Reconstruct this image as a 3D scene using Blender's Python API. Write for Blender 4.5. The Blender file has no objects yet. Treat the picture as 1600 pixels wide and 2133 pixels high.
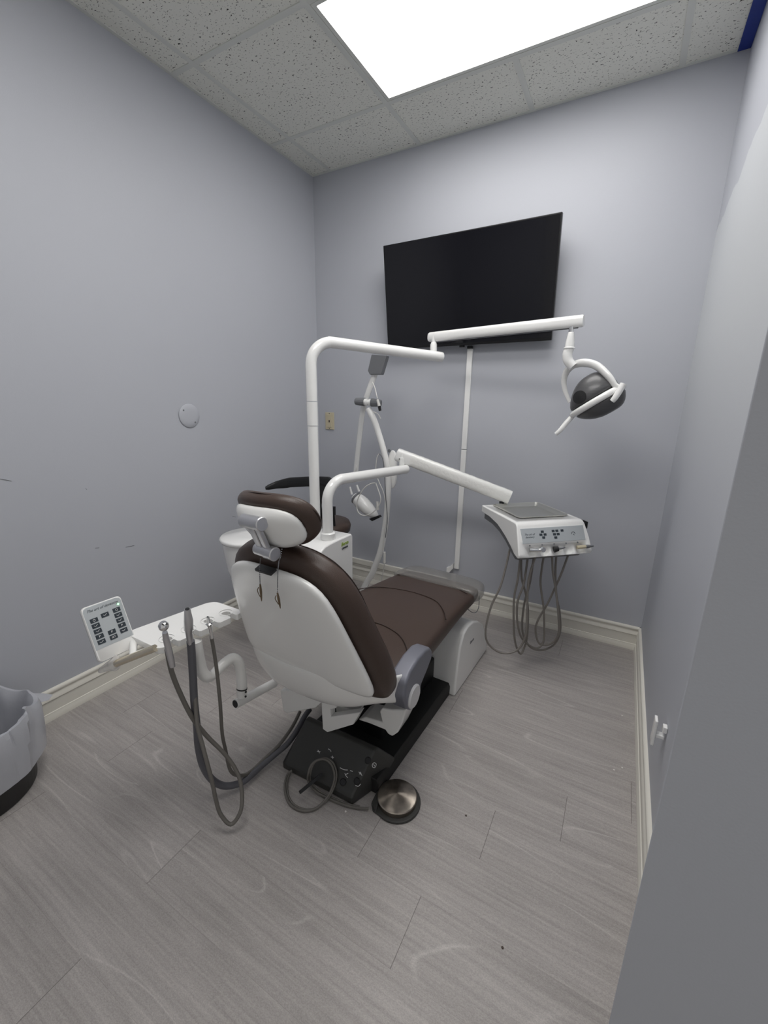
import bpy, bmesh, math, random
from mathutils import Vector, Matrix
random.seed(7)
sc = bpy.context.scene
COL = sc.collection
# ------------------------------------------------------------------ camera, world, exposure
cam = bpy.data.objects.new('camera', bpy.data.cameras.new('camera'))
COL.objects.link(cam)
cam.matrix_world = Matrix.Translation([1.97673, -2.54766, 1.34227]) @ Matrix([[0.872079, -0.137273, 0.469718], [0.489166, 0.217084, -0.844743], [0.013992, 0.966452, 0.256464]]).to_4x4()
cam.data.sensor_fit = 'HORIZONTAL'; cam.data.sensor_width = 36; cam.data.lens = 19.8409
cam.data.clip_start = 0.02
sc.camera = cam
W, H = 2.207, 2.725
world = bpy.data.worlds.new('world'); sc.world = world; world.use_nodes = True
world.node_tree.nodes['Background'].inputs[0].default_value = (1.0, 0.985, 0.96, 1)
world.node_tree.nodes['Background'].inputs[1].default_value = 0.34
sc.view_settings.view_transform = 'Standard'; sc.view_settings.look = 'None'
sc.view_settings.gamma = 1; sc.view_settings.use_curve_mapping = False
sc.view_settings.exposure = 0.28
PANEL = 6.6
FILL_PANEL = 8.0         # added fill panel over the entrance, out of view          # PANEL: strength of the visible ceiling light panel
try:
    sc.cycles.max_bounces = 10; sc.cycles.diffuse_bounces = 6; sc.cycles.transparent_max_bounces = 12
    sc.cycles.use_denoising = True
except Exception: pass

# ------------------------------------------------------------------ materials
def mat(name, col, rough=.5, metal=0., spec=.5, coat=0., bump=None, alpha=1., trans=0., emit=0., ior=1.45, sheen=0.):
    m = bpy.data.materials.new(name); m.use_nodes = True
    nt = m.node_tree; b = nt.nodes['Principled BSDF']
    b.inputs['Base Color'].default_value = (*col, 1)
    b.inputs['Roughness'].default_value = rough; b.inputs['Metallic'].default_value = metal
    b.inputs['Specular IOR Level'].default_value = spec; b.inputs['Coat Weight'].default_value = coat
    b.inputs['IOR'].default_value = ior
    b.inputs['Coat Roughness'].default_value = .08
    b.inputs['Alpha'].default_value = alpha; b.inputs['Transmission Weight'].default_value = trans
    if emit: b.inputs['Emission Color'].default_value = (*col, 1); b.inputs['Emission Strength'].default_value = emit
    # slight mottling so that no surface is perfectly even
    tc = nt.nodes.new('ShaderNodeTexCoord'); n = nt.nodes.new('ShaderNodeTexNoise')
    sc_, st, kind = bump if bump else (60, .02, 'n')
    nt.links.new(tc.outputs['Object'], n.inputs['Vector']); n.inputs['Scale'].default_value = sc_
    n.inputs['Detail'].default_value = 4
    bp = nt.nodes.new('ShaderNodeBump'); bp.inputs['Strength'].default_value = st; bp.inputs['Distance'].default_value = .002
    nt.links.new(n.outputs['Fac'], bp.inputs['Height']); nt.links.new(bp.outputs['Normal'], b.inputs['Normal'])
    return m
def nodes(m): return m.node_tree.nodes, m.node_tree.links, m.node_tree.nodes['Principled BSDF']
def mixcol(m, fac_socket, c1, c2):
    N, L, b = nodes(m)
    r = N.new('ShaderNodeMix'); r.data_type = 'RGBA'
    r.inputs['A'].default_value = (*c1, 1); r.inputs['B'].default_value = (*c2, 1)
    L.new(fac_socket, r.inputs['Factor']); L.new(r.outputs['Result'], b.inputs['Base Color']); return r

def wall_mat(name, c1, c2, patch=False):
    m = mat(name, c1, rough=.5, spec=.35, bump=(260, .12, 'n'))
    N, L, b = nodes(m)
    tc = N.new('ShaderNodeTexCoord'); n = N.new('ShaderNodeTexNoise'); n.inputs['Scale'].default_value = 1.6; n.inputs['Detail'].default_value = 6
    L.new(tc.outputs['Object'], n.inputs['Vector'])
    r = mixcol(m, n.outputs['Fac'], c1, c2)
    # small scuffs
    v = N.new('ShaderNodeTexNoise'); v.inputs['Scale'].default_value = 9; v.inputs['Detail'].default_value = 8; v.inputs['Roughness'].default_value = .75
    L.new(tc.outputs['Object'], v.inputs['Vector'])
    cr = N.new('ShaderNodeValToRGB'); cr.color_ramp.elements[0].position = .70; cr.color_ramp.elements[1].position = .76
    L.new(v.outputs['Fac'], cr.inputs['Fac'])
    mx = N.new('ShaderNodeMix'); mx.data_type = 'RGBA'; mx.inputs['B'].default_value = (c1[0]*.8, c1[1]*.8, c1[2]*.78, 1)
    L.new(cr.outputs['Color'], mx.inputs['Factor']); L.new(r.outputs['Result'], mx.inputs['A'])
    out = mx.outputs['Result']
    if patch:   # unfinished skim-coated patch of lighter primer
        sp = N.new('ShaderNodeSeparateXYZ'); L.new(tc.outputs['Object'], sp.inputs['Vector'])
        n2 = N.new('ShaderNodeTexNoise'); n2.inputs['Scale'].default_value = 7; L.new(tc.outputs['Object'], n2.inputs['Vector'])
        a = N.new('ShaderNodeMath'); a.operation = 'MULTIPLY_ADD'; a.inputs[1].default_value = -.14; a.inputs[2].default_value = 2.02
        L.new(sp.outputs['Y'], a.inputs[0])
        w = N.new('ShaderNodeMath'); w.operation = 'MULTIPLY_ADD'; w.inputs[1].default_value = .10; L.new(n2.outputs['Fac'], w.inputs[0]); L.new(a.outputs[0], w.inputs[2])
        s = N.new('ShaderNodeMath'); s.operation = 'SUBTRACT'; L.new(w.outputs[0], s.inputs[0]); L.new(sp.outputs['Z'], s.inputs[1])
        g = N.new('ShaderNodeMapRange'); g.inputs['From Min'].default_value = -.004; g.inputs['From Max'].default_value = .004
        L.new(s.outputs[0], g.inputs['Value'])
        g2 = N.new('ShaderNodeMapRange'); g2.inputs['From Min'].default_value = 1.0; g2.inputs['From Max'].default_value = 1.6
        L.new(sp.outputs['Z'], g2.inputs['Value'])
        mm = N.new('ShaderNodeMath'); mm.operation = 'MULTIPLY'; L.new(g.outputs[0], mm.inputs[0]); L.new(g2.outputs[0], mm.inputs[1])
        p2 = N.new('ShaderNodeMix'); p2.data_type = 'RGBA'; p2.inputs['B'].default_value = (.58, .60, .62, 1)
        L.new(mm.outputs[0], p2.inputs['Factor']); L.new(out, p2.inputs['A']); out = p2.outputs['Result']
    L.new(out, b.inputs['Base Color'])
    return m
WC1, WC2 = (.455, .470, .512), (.475, .489, .530)
M_wall = wall_mat('wall_paint', WC1, WC2)
M_wall_p = wall_mat('wall_paint_patched', WC1, WC2, True)

def ceiling_mat():
    m = mat('ceiling_tile', (.62, .62, .57), rough=.9, spec=.1, bump=(300, .2, 'n'))
    N, L, b = nodes(m)
    tc = N.new('ShaderNodeTexCoord')
    mp = N.new('ShaderNodeMapping'); mp.inputs['Scale'].default_value = (1, 1.5, 1); L.new(tc.outputs['Object'], mp.inputs['Vector'])
    v = N.new('ShaderNodeTexNoise'); v.inputs['Scale'].default_value = 95; v.inputs['Detail'].default_value = 2; v.inputs['Roughness'].default_value = .6; v.inputs['Distortion'].default_value = .6
    L.new(mp.outputs[0], v.inputs['Vector'])
    cr = N.new('ShaderNodeValToRGB'); cr.color_ramp.elements[0].position = .62; cr.color_ramp.elements[1].position = .675
    L.new(v.outputs['Fac'], cr.inputs['Fac'])
    mixcol(m, cr.outputs['Color'], (.78, .78, .72), (.05, .05, .045))
    return m
M_ceil = ceiling_mat()
M_grid = mat('grid_metal', (.66, .67, .63), rough=.5)

def floor_mat():
    m = mat('grey_planks', (.3, .28, .27), rough=.42, spec=.35)
    N, L, b = nodes(m)
    uv = N.new('ShaderNodeUVMap'); uv.uv_map = 'grain'
    mp = N.new('ShaderNodeMapping'); mp.inputs['Scale'].default_value = (1.0, 7.0, 1); L.new(uv.outputs[0], mp.inputs['Vector'])
    # broad tone
    n1 = N.new('ShaderNodeTexNoise'); n1.inputs['Scale'].default_value = 1.6; n1.inputs['Detail'].default_value = 5; n1.inputs['Distortion'].default_value = .9
    L.new(mp.outputs[0], n1.inputs['Vector'])
    # contour lines of a low noise: the cathedral grain
    n0 = N.new('ShaderNodeTexNoise'); n0.inputs['Scale'].default_value = .75; n0.inputs['Detail'].default_value = 1.2; n0.inputs['Distortion'].default_value = .35
    L.new(mp.outputs[0], n0.inputs['Vector'])
    ml = N.new('ShaderNodeMath'); ml.operation = 'MULTIPLY'; ml.inputs[1].default_value = 9.0; L.new(n0.outputs['Fac'], ml.inputs[0])
    fr = N.new('ShaderNodeMath'); fr.operation = 'FRACT'; L.new(ml.outputs[0], fr.inputs[0])
    cr = N.new('ShaderNodeValToRGB'); e = cr.color_ramp.elements
    e[0].position = .0; e[0].color = (0, 0, 0, 1); e[1].position = 1; e[1].color = (0, 0, 0, 1)
    k = e.new(.5); k.color = (.05, .05, .05, 1); k = e.new(.84); k.color = (.12, .12, .12, 1); k = e.new(.90); k.color = (.9, .9, .9, 1); k = e.new(.94); k.color = (.10, .10, .10, 1)
    L.new(fr.outputs[0], cr.inputs['Fac'])
    mask = N.new('ShaderNodeTexNoise'); mask.inputs['Scale'].default_value = 1.3; L.new(mp.outputs[0], mask.inputs['Vector'])
    mr = N.new('ShaderNodeMapRange'); mr.inputs['From Min'].default_value = .48; mr.inputs['From Max'].default_value = .64; L.new(mask.outputs['Fac'], mr.inputs['Value'])
    mu = N.new('ShaderNodeMath'); mu.operation = 'MULTIPLY'; L.new(cr.outputs['Color'], mu.inputs[0]); L.new(mr.outputs[0], mu.inputs[1])
    # fine streaks
    mp2 = N.new('ShaderNodeMapping'); mp2.inputs['Scale'].default_value = (3.0, 90.0, 1); L.new(uv.outputs[0], mp2.inputs['Vector'])
    n2 = N.new('ShaderNodeTexNoise'); n2.inputs['Scale'].default_value = 1.5; n2.inputs['Detail'].default_value = 5; L.new(mp2.outputs[0], n2.inputs['Vector'])
    mp3 = N.new('ShaderNodeMapping'); mp3.inputs['Scale'].default_value = (300.0, 500.0, 1); L.new(uv.outputs[0], mp3.inputs['Vector'])
    n3 = N.new('ShaderNodeTexNoise'); n3.inputs['Scale'].default_value = 1.0; n3.inputs['Detail'].default_value = 2; L.new(mp3.outputs[0], n3.inputs['Vector'])
    base = mixcol(m, n1.outputs['Fac'], (.285, .266, .255), (.455, .427, .409))
    a = N.new('ShaderNodeMix'); a.data_type = 'RGBA'; a.blend_type = 'OVERLAY'; a.inputs['Factor'].default_value = .38
    L.new(base.outputs['Result'], a.inputs['A']);     bw = N.new('ShaderNodeRGBToBW'); L.new(n2.outputs['Color'], bw.inputs[0]); L.new(bw.outputs[0], a.inputs['B'])
    c = N.new('ShaderNodeMix'); c.data_type = 'RGBA'; c.inputs['B'].default_value = (.60, .57, .55, 1)
    m2 = N.new('ShaderNodeMath'); m2.operation = 'MULTIPLY'; m2.inputs[1].default_value = .62; L.new(mu.outputs[0], m2.inputs[0])
    L.new(m2.outputs[0], c.inputs['Factor']); L.new(a.outputs['Result'], c.inputs['A'])
    d = N.new('ShaderNodeMix'); d.data_type = 'RGBA'; d.blend_type = 'OVERLAY'; d.inputs['Factor'].default_value = .45
    L.new(c.outputs['Result'], d.inputs['A']); bw3 = N.new('ShaderNodeRGBToBW'); L.new(n3.outputs['Color'], bw3.inputs[0]); L.new(bw3.outputs[0], d.inputs['B'])
    # plank joints
    u2 = N.new('ShaderNodeUVMap'); u2.uv_map = 'edge'
    sp = N.new('ShaderNodeSeparateXYZ'); L.new(u2.outputs[0], sp.inputs['Vector'])
    lx = N.new('ShaderNodeMath'); lx.operation = 'LESS_THAN'; lx.inputs[1].default_value = .0018; L.new(sp.outputs['X'], lx.inputs[0])
    ly = N.new('ShaderNodeMath'); ly.operation = 'LESS_THAN'; ly.inputs[1].default_value = .0010; L.new(sp.outputs['Y'], ly.inputs[0])
    ly2 = N.new('ShaderNodeMath'); ly2.operation = 'MULTIPLY'; ly2.inputs[1].default_value = .35; L.new(ly.outputs[0], ly2.inputs[0])
    mxm = N.new('ShaderNodeMath'); mxm.operation = 'MAXIMUM'; L.new(lx.outputs[0], mxm.inputs[0]); L.new(ly2.outputs[0], mxm.inputs[1])
    f = N.new('ShaderNodeMath'); f.operation = 'MULTIPLY'; f.inputs[1].default_value = .6; L.new(mxm.outputs[0], f.inputs[0])
    e2 = N.new('ShaderNodeMix'); e2.data_type = 'RGBA'; e2.inputs['B'].default_value = (.06, .05, .045, 1)
    L.new(f.outputs[0], e2.inputs['Factor']); L.new(d.outputs['Result'], e2.inputs['A'])
    L.new(e2.outputs['Result'], b.inputs['Base Color'])
    return m
M_floor = floor_mat()
M_base = mat('baseboard_paint', (.72, .70, .635), rough=.4)
M_white = mat('white_plastic', (.85, .85, .835), rough=.22, coat=.3)
M_enamel = mat('white_enamel', (.86, .86, .845), rough=.16, coat=.5)
M_film = mat('film_wrapped_white', (.86, .86, .83), rough=.16, coat=.7, bump=(75, .85, 'n'))
M_leather = mat('brown_leather', (.058, .038, .030), rough=.36, spec=.45, bump=(420, .22, 'n'))
M_leather_hi = mat('brown_piping', (.030, .018, .014), rough=.4)
M_black = mat('black_plastic', (.012, .012, .013), rough=.4)
M_blacktop = mat('black_mat', (.010, .010, .010), rough=.55)
M_dark = mat('charcoal_plastic', (.042, .042, .040), rough=.45, bump=(350, .15, 'n'))
M_alu = mat('brushed_aluminium', (.62, .62, .64), rough=.33, metal=.95, bump=(180, .1, 'n'))
M_arm = mat('grey_armrest', (.185, .19, .225), rough=.45, metal=.25)
M_disc = mat('silver_disc', (.62, .62, .63), rough=.35, metal=.2)
M_chrome = mat('chrome', (.78, .78, .78), rough=.08, metal=1)
M_pedal = mat('tarnished_steel', (.36, .32, .28), rough=.3, metal=1, bump=(30, .35, 'n'))
def spun(m):
    N, L, b = nodes(m); b.inputs['Anisotropic'].default_value = .92
    tg = N.new('ShaderNodeTangent'); tg.direction_type = 'RADIAL'; tg.axis = 'Z'; L.new(tg.outputs[0], b.inputs['Tangent'])
    tc = N.new('ShaderNodeTexCoord'); n = N.new('ShaderNodeTexNoise'); n.inputs['Scale'].default_value = 40; n.inputs['Detail'].default_value = 6
    L.new(tc.outputs['Object'], n.inputs['Vector']); mixcol(m, n.outputs['Fac'], (.20, .17, .145), (.80, .72, .62))
spun(M_pedal)
M_hose = mat('grey_brown_hose', (.135, .127, .115), rough=.4)
M_hose2 = mat('slate_hose', (.105, .106, .120), rough=.45)
M_hose3 = mat('warm_grey_hose', (.19, .175, .16), rough=.4)
M_tv = mat('tv_case', (.006, .006, .007), rough=.3)
M_screen = mat('tv_screen', (.004, .004, .006), rough=.10, spec=.5)
M_cream = mat('ivory_plastic', (.56, .50, .36), rough=.45)
M_steel = mat('steel_tray', (.55, .55, .52), rough=.3, metal=.9)
M_silver = mat('silver_label', (.44, .47, .49), rough=.4)
M_key = mat('slate_key', (.035, .045, .055), rough=.4)
M_ink = mat('white_ink', (.75, .75, .75), rough=.6)
M_inkd = mat('dark_ink', (.05, .06, .07), rough=.6)
M_green = mat('green_ink', (.30, .42, .06), rough=.5)
M_led = mat('green_led', (.25, 1.0, .35), rough=.4, emit=3.0)
M_lampc = mat('smoked_lamp_cover', (.075, .075, .078), rough=.35, coat=.12)
M_greyp = mat('grey_plastic', (.16, .165, .175), rough=.4)
M_cable = mat('white_cable', (.68, .67, .64), rough=.4)
M_blue = mat('blue_tape', (.006, .028, .24), rough=.5, bump=(30, .6, 'n'))
M_wood = mat('bronze_rod', (.74, .67, .54), rough=.25, metal=.9)
M_clip = mat('dark_bronze', (.20, .15, .10), rough=.35, metal=.9)
M_clear = mat('clear_cover', (.28, .27, .255), rough=.14, alpha=.5, coat=.6)
M_wrap = mat('crumpled_plastic', (.72, .71, .70), rough=.2, alpha=.45, coat=.6, bump=(60, 1.0, 'n'))
M_bag = mat('bin_liner', (.48, .49, .53), rough=.35, alpha=.88, spec=.5, bump=(26, 1.0, 'n'))
M_crumb = mat('crumb', (.08, .06, .05), rough=.8)
M_crumbw = mat('pale_crumb', (.75, .73, .7), rough=.8)
def lampcover_stripes(m):
    N, L, b = nodes(m)
    tc = N.new('ShaderNodeTexCoord'); w = N.new('ShaderNodeTexWave'); w.inputs['Scale'].default_value = 90; w.bands_direction = 'Z'
    L.new(tc.outputs['Object'], w.inputs['Vector']); mixcol(m, w.outputs['Fac'], (.055, .055, .058), (.10, .10, .104))
lampcover_stripes(M_lampc)
M_panel = mat('light_diffuser', (1.0, .98, .96), rough=.6, emit=PANEL)
M_fill_panel = mat('added_fill_diffuser', (1.0, .98, .96), rough=.6, emit=FILL_PANEL)  # glow of the added fill panel, no known fixture there

# ------------------------------------------------------------------ geometry helpers
LOC = {}
def tag(o, label=None, cat=None, group=None, kind=None):
    if label: o['label'] = label
    if cat: o['category'] = cat
    if group: o['group'] = group
    if kind: o['kind'] = kind
    return o
def thing(name, loc, label, cat, group=None):
    o = bpy.data.objects.new(name, None); COL.objects.link(o); o.empty_display_size = .05
    o.location = loc; LOC[o.name] = Vector(loc); return tag(o, label, cat, group)
class G:
    def __init__(s): s.v = []; s.f = []
    def add(s, vs, fs):
        n = len(s.v); s.v += [Vector(v) for v in vs]; s.f += [tuple(i+n for i in f) for f in fs]; return s
    def box(s, a, b, F=None):
        x0, y0, z0 = a; x1, y1, z1 = b
        vs = [(x0,y0,z0),(x1,y0,z0),(x1,y1,z0),(x0,y1,z0),(x0,y0,z1),(x1,y0,z1),(x1,y1,z1),(x0,y1,z1)]
        if F: vs = [F(*v) for v in vs]
        return s.add(vs, [(0,3,2,1),(4,5,6,7),(0,1,5,4),(1,2,6,5),(2,3,7,6),(3,0,4,7)])
    def loft(s, rings, caps=True, closed=True):
        n = len(rings[0]); vs = [v for r in rings for v in r]; fs = []
        for i in range(len(rings)-1):
            for j in range(n if closed else n-1):
                k = (j+1) % n
                fs.append((i*n+j, i*n+k, (i+1)*n+k, (i+1)*n+j))
        if caps and closed: fs.append(tuple(range(n))[::-1]); fs.append(tuple((len(rings)-1)*n+j for j in range(n)))
        return s.add(vs, fs)
    def prism(s, pts, off):
        off = Vector(off); return s.loft([[Vector(q) for q in pts], [Vector(q)+off for q in pts]])
    def tube(s, pts, r, n=14, smooth=6, flat=None):
        P = [Vector(q) for q in pts]; m = len(P)
        R_ = list(r) if isinstance(r, (list, tuple)) else [r]*m
        if smooth and m > 2:
            Q, RR = [], []
            for i in range(m-1):
                p0 = P[max(i-1,0)]; p1 = P[i]; p2 = P[i+1]; p3 = P[min(i+2,m-1)]
                for k in range(smooth):
                    t = k/smooth; t2 = t*t; t3 = t2*t
                    Q.append(.5*((2*p1)+(-p0+p2)*t+(2*p0-5*p1+4*p2-p3)*t2+(-p0+3*p1-3*p2+p3)*t3)); RR.append(R_[i]*(1-t)+R_[i+1]*t)
            Q.append(P[-1]); RR.append(R_[-1]); P, R_ = Q, RR; m = len(P)
        T = [(P[min(i+1,m-1)]-P[max(i-1,0)]).normalized() for i in range(m)]
        up = Vector((0,0,1)) if abs(T[0].z) < .9 else Vector((1,0,0))
        N_ = (up - T[0]*up.dot(T[0])).normalized(); rings = []
        for i in range(m):
            N_ = (N_ - T[i]*N_.dot(T[i])).normalized(); B = T[i].cross(N_)
            fl = flat or 1
            rings.append([P[i]+N_*math.cos(a)*R_[i]+B*math.sin(a)*R_[i]*fl for a in [2*math.pi*j/n for j in range(n)]])
        return s.loft(rings)
    def lathe(s, prof, o, axis=(0,0,1), n=28, caps=True):
        A = Vector(axis).normalized(); up = Vector((1,0,0)) if abs(A.x) < .9 else Vector((0,1,0))
        U = (up-A*up.dot(A)).normalized(); V_ = A.cross(U); o = Vector(o)
        return s.loft([[o+A*h+(U*math.cos(2*math.pi*j/n)+V_*math.sin(2*math.pi*j/n))*max(r,1e-5) for j in range(n)] for r, h in prof], caps)
    def make(s, name, m, parent=None, loc=None, smooth=True, angle=35, bevel=0, seg=2, sub=0, solid=0):
        base = LOC[parent.name] if parent is not None else Vector(loc or (0,0,0))
        me = bpy.data.meshes.new(name)
        me.from_pydata([tuple(v-base) for v in s.v], [], s.f); me.update()
        bm = bmesh.new(); bm.from_mesh(me); bmesh.ops.remove_doubles(bm, verts=bm.verts, dist=2e-6); bmesh.ops.recalc_face_normals(bm, faces=bm.faces); bm.to_mesh(me); bm.free()
        if smooth:
            for pgn in me.polygons: pgn.use_smooth = True
            if not sub: me.set_sharp_from_angle(angle=math.radians(angle))
        me.materials.append(m)
        o = bpy.data.objects.new(name, me); COL.objects.link(o)
        if parent is not None: o.parent = parent
        else: o.location = base
        LOC[o.name] = base
        if solid: q = o.modifiers.new('solid', 'SOLIDIFY'); q.thickness = solid; q.offset = 0
        if bevel:
            q = o.modifiers.new('bevel', 'BEVEL'); q.width = bevel; q.segments = seg; q.limit_method = 'ANGLE'; q.angle_limit = math.radians(30)
            q.harden_normals = False
            w = o.modifiers.new('wn', 'WEIGHTED_NORMAL'); w.keep_sharp = False
        if sub: q = o.modifiers.new('sub', 'SUBSURF'); q.levels = sub; q.render_levels = sub
        return o
def sell(n, ex):
    """superellipse unit outline, n points"""
    out = []
    for j in range(n):
        a = 2*math.pi*(j+.5)/n; c, s_ = math.cos(a), math.sin(a)
        out.append((math.copysign(abs(c)**(2/ex), c), math.copysign(abs(s_)**(2/ex), s_)))
    return out
def lerp_tab(tab, x):
    if x <= tab[0][0]: return tab[0][1:]
    for a, b in zip(tab, tab[1:]):
        if x <= b[0]:
            t = (x-a[0])/(b[0]-a[0]); return tuple(p_*(1-t)+q_*t for p_, q_ in zip(a[1:], b[1:]))
    return tab[-1][1:]
def lettering(name, txt, size, o, U, V_, m, parent, shear=0., depth=.0006, bold=0.):
    cu = bpy.data.curves.new(name, 'FONT'); cu.body = txt; cu.size = size; cu.shear = shear; cu.align_x = 'CENTER'; cu.align_y = 'CENTER'
    cu.extrude = depth; cu.offset = bold; cu.resolution_u = 2
    t = bpy.data.objects.new('tmp', cu); COL.objects.link(t)
    dg = bpy.context.evaluated_depsgraph_get(); me = bpy.data.meshes.new_from_object(t.evaluated_get(dg))
    bpy.data.objects.remove(t)
    U = Vector(U).normalized(); V_ = Vector(V_).normalized(); Nn = U.cross(V_); o = Vector(o)
    g = G().add([o+U*v.co.x+V_*v.co.y+Nn*v.co.z for v in me.vertices], [tuple(q.vertices) for q in me.polygons])
    return g.make(name, m, parent, smooth=False)

# ------------------------------------------------------------------ the room
YB = -3.2   # how far the room and the passage reach behind the camera
G().box((-.12, YB, -.05), (0, 0, H+.1)).make('wall_left', M_wall, smooth=False)['kind'] = 'structure'
G().box((-.12, 0, -.05), (W+.12, .12, H+.1)).make('wall_back', M_wall, smooth=False)['kind'] = 'structure'
G().box((W, -1.88, -.05), (W+.12, 0, H+.1)).make('wall_right', M_wall_p, smooth=False)['kind'] = 'structure'
G().prism([(2.080,-2.0,-.05),(3.1,-2.0,-.05),(3.1,-1.88,-.05),(2.106,-1.88,-.05)], (0,0,H+.15)).make('wall_front', M_wall, smooth=False, bevel=.002)['kind'] = 'structure'
G().box((0, -3.17, -.05), (.95, -3.05, H+.1)).make('wall_rear', M_wall, smooth=False)['kind'] = 'structure'
# floor: planks along x, each a face with its own grain offset
def floor():
    pitch = .18; rows = [-1.19 - pitch*k for k in range(-7, 12)]
    joints = {0: 1.976, 2: 1.446, 3: 1.657, 4: .965, 6: .985, 1: .55, 5: 1.60, 7: 1.30}
    vs, fs, uvg, uve = [], [], [], []
    for r, yt in enumerate(rows):
        k = r - 7; y1 = min(yt, 0.01); y0 = yt - pitch
        if y0 > 0: continue
        j = joints.get(k, random.uniform(0, 1.2)); L_ = 1.22
        x = j - 3*L_
        XM = W+.05 if yt > -1.75 else 3.1
        while x < XM:
            x1 = x + L_
            a, b = max(x, -.05), min(x1, XM)
            if b > a:
                n = len(vs); ru, rv = random.uniform(0, 60), random.uniform(0, 60)
                for (px, py) in ((a, y0), (b, y0), (b, y1), (a, y1)):
                    vs.append((px, py, 0)); uvg.append((px+ru, py+rv)); uve.append((px-x, py-y0))
                fs.append((n, n+1, n+2, n+3))
            x = x1
    me = bpy.data.meshes.new('floor'); me.from_pydata(vs, [], fs)
    for nm, dat in (('grain', uvg), ('edge', uve)):
        l = me.uv_layers.new(name=nm)
        for lp in me.loops: l.data[lp.index].uv = dat[lp.vertex_index]
    me.materials.append(M_floor)
    o = bpy.data.objects.new('floor', me); COL.objects.link(o); o['kind'] = 'structure'
    q = o.modifiers.new('solid', 'SOLIDIFY'); q.thickness = .04; q.offset = -1
floor()
# ceiling with T-bar grid; modules of two feet
A0, B0, T = .1468, -.3875, .61
Lx0, Lx1, Ly0, Ly1 = A0+T, A0+3*T, B0-T, B0
g = G()
for (a, b, c, d) in ((-.05, Lx0, YB, .05), (Lx1, W+.05, -1.88, .05), (Lx1, 3.1, YB, -1.88), (Lx0, Lx1, B0, .05), (Lx0, Lx1, YB, Ly0)):
    g.box((a, c, H), (b, d, H+.03))
ceil_o = g.make('ceiling', M_ceil, smooth=False); ceil_o['kind'] = 'structure'
g = G(); hw = .012
def bar(a, b, z=.004): g.box((a[0], a[1], H-z), (b[0], b[1], H+.001))
for k in range(0, 4):
    x = A0+k*T
    if k == 2: bar((x-hw, B0), (x+hw, -.016)); bar((x-hw, YB), (x+hw, Ly0))
    else: bar((x-hw, YB), (x+hw, -.016))
for k in range(0, 5):
    y = B0-k*T; bar((.016, y-hw), (W-.016, y+hw), .0036)
bar((.0003, YB), (.016, -.016)); bar((.0003, -.016), (W-.0003, -.0003)); bar((W-.016, -1.88), (W-.0003, -.016))
g.make('ceiling_grid', M_grid, ceil_o, smooth=False)
lt = thing('ceiling_light', ((Lx0+Lx1)/2, (Ly0+Ly1)/2, H), 'large rectangular lit panel set into the tiled ceiling', 'light')
g = G(); e_ = .014; f_ = .030
for (a, b, c, d) in ((Lx0+e_, Lx1-e_, Ly0+e_, Ly0+f_), (Lx0+e_, Lx1-e_, Ly1-f_, Ly1-e_), (Lx0+e_, Lx0+f_, Ly0+f_, Ly1-f_), (Lx1-f_, Lx1-e_, Ly0+f_, Ly1-f_)):
    g.box((a, c, H-.003), (b, d, H+.02))
g.make('frame', M_grid, lt, smooth=False)
G().box((Lx0+f_, Ly0+f_, H+.006), (Lx1-f_, Ly1-f_, H+.012)).make('diffuser', M_panel, lt, smooth=False)

fill_lt = thing('ceiling_light', (A0+2*T, -1.9125, H), 'added unseen fill light panel in the ceiling over the entrance', 'light')  # added fill light above the view, brightens the floor and lower walls
G().box((Lx0+.014, -2.2035, H-.006), (Lx1-.014, -1.6215, H-.004)).make('frame', M_grid, fill_lt, smooth=False)
G().box((Lx0+.03, -2.1875, H-.009), (Lx1-.03, -1.6375, H-.006)).make('diffuser', M_fill_panel, fill_lt, smooth=False)

# baseboards
prof = [(0,0),(.018,0),(.018,.022),(.014,.028),(.014,.034),(.011,.036),(.011,.088),(.016,.092),(.014,.104),(.009,.110),(.009,.118),(.013,.122),(.013,.132),(.007,.1376),(0,.1376)]
def baseb(name, f):
    G().loft([[f(a, z, 0) for a, z in prof], [f(a, z, 1) for a, z in prof]]).make(name, M_base, angle=50)['kind'] = 'structure'
baseb('baseboard_back', lambda a, z, t: (.0 if t == 0 else W, -a, z))
baseb('baseboard_left', lambda a, z, t: (a, 0 if t == 0 else -3.05, z))
baseb('baseboard_right', lambda a, z, t: (W-a, 0 if t == 0 else -1.88, z))
# cable duct along the top of the back baseboard, and the upright duct under the TV
tag(G().box((.03, -.020, .1376), (1.06, 0, .176)).make('trim_1', M_base, bevel=.002), None, None, None, 'structure')
rw = thing('cable_duct', (1.125, 0, .262), 'narrow white upright cable duct running down the wall below the TV', 'cable duct')
G().box((1.110, -.018, .262), (1.142, -.0005, 1.05)).box((1.110, -.018, 1.053), (1.142, -.0005, 1.636)).make('duct_cover', M_enamel, rw, bevel=.002)
G().box((1.112, -.030, 1.636), (1.140, -.004, 1.650)).make('end_clip', M_black, rw, bevel=.002)
fe = thing('duct_elbow', (1.085, 0, .225), 'short white duct end piece beside the foot of the upright cable duct', 'cable duct')
g = G().prism([(1.062,-.001,.225),(1.078,-.001,.225),(1.106,-.001,.262),(1.106,-.001,.300),(1.078,-.001,.268),(1.062,-.001,.262)], (0,-.03,0))
g.make('elbow_body', M_white, fe, bevel=.002)
tp = G().box((W-.044, -.75, H-.0065), (W-.001, -.004, H-.0045)).make('masking_tape', M_blue, loc=(W-.02, -.3, H-.005), smooth=False)
tag(tp, 'strip of blue painter tape stuck on the ceiling edge above the side wall', 'tape')

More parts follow.
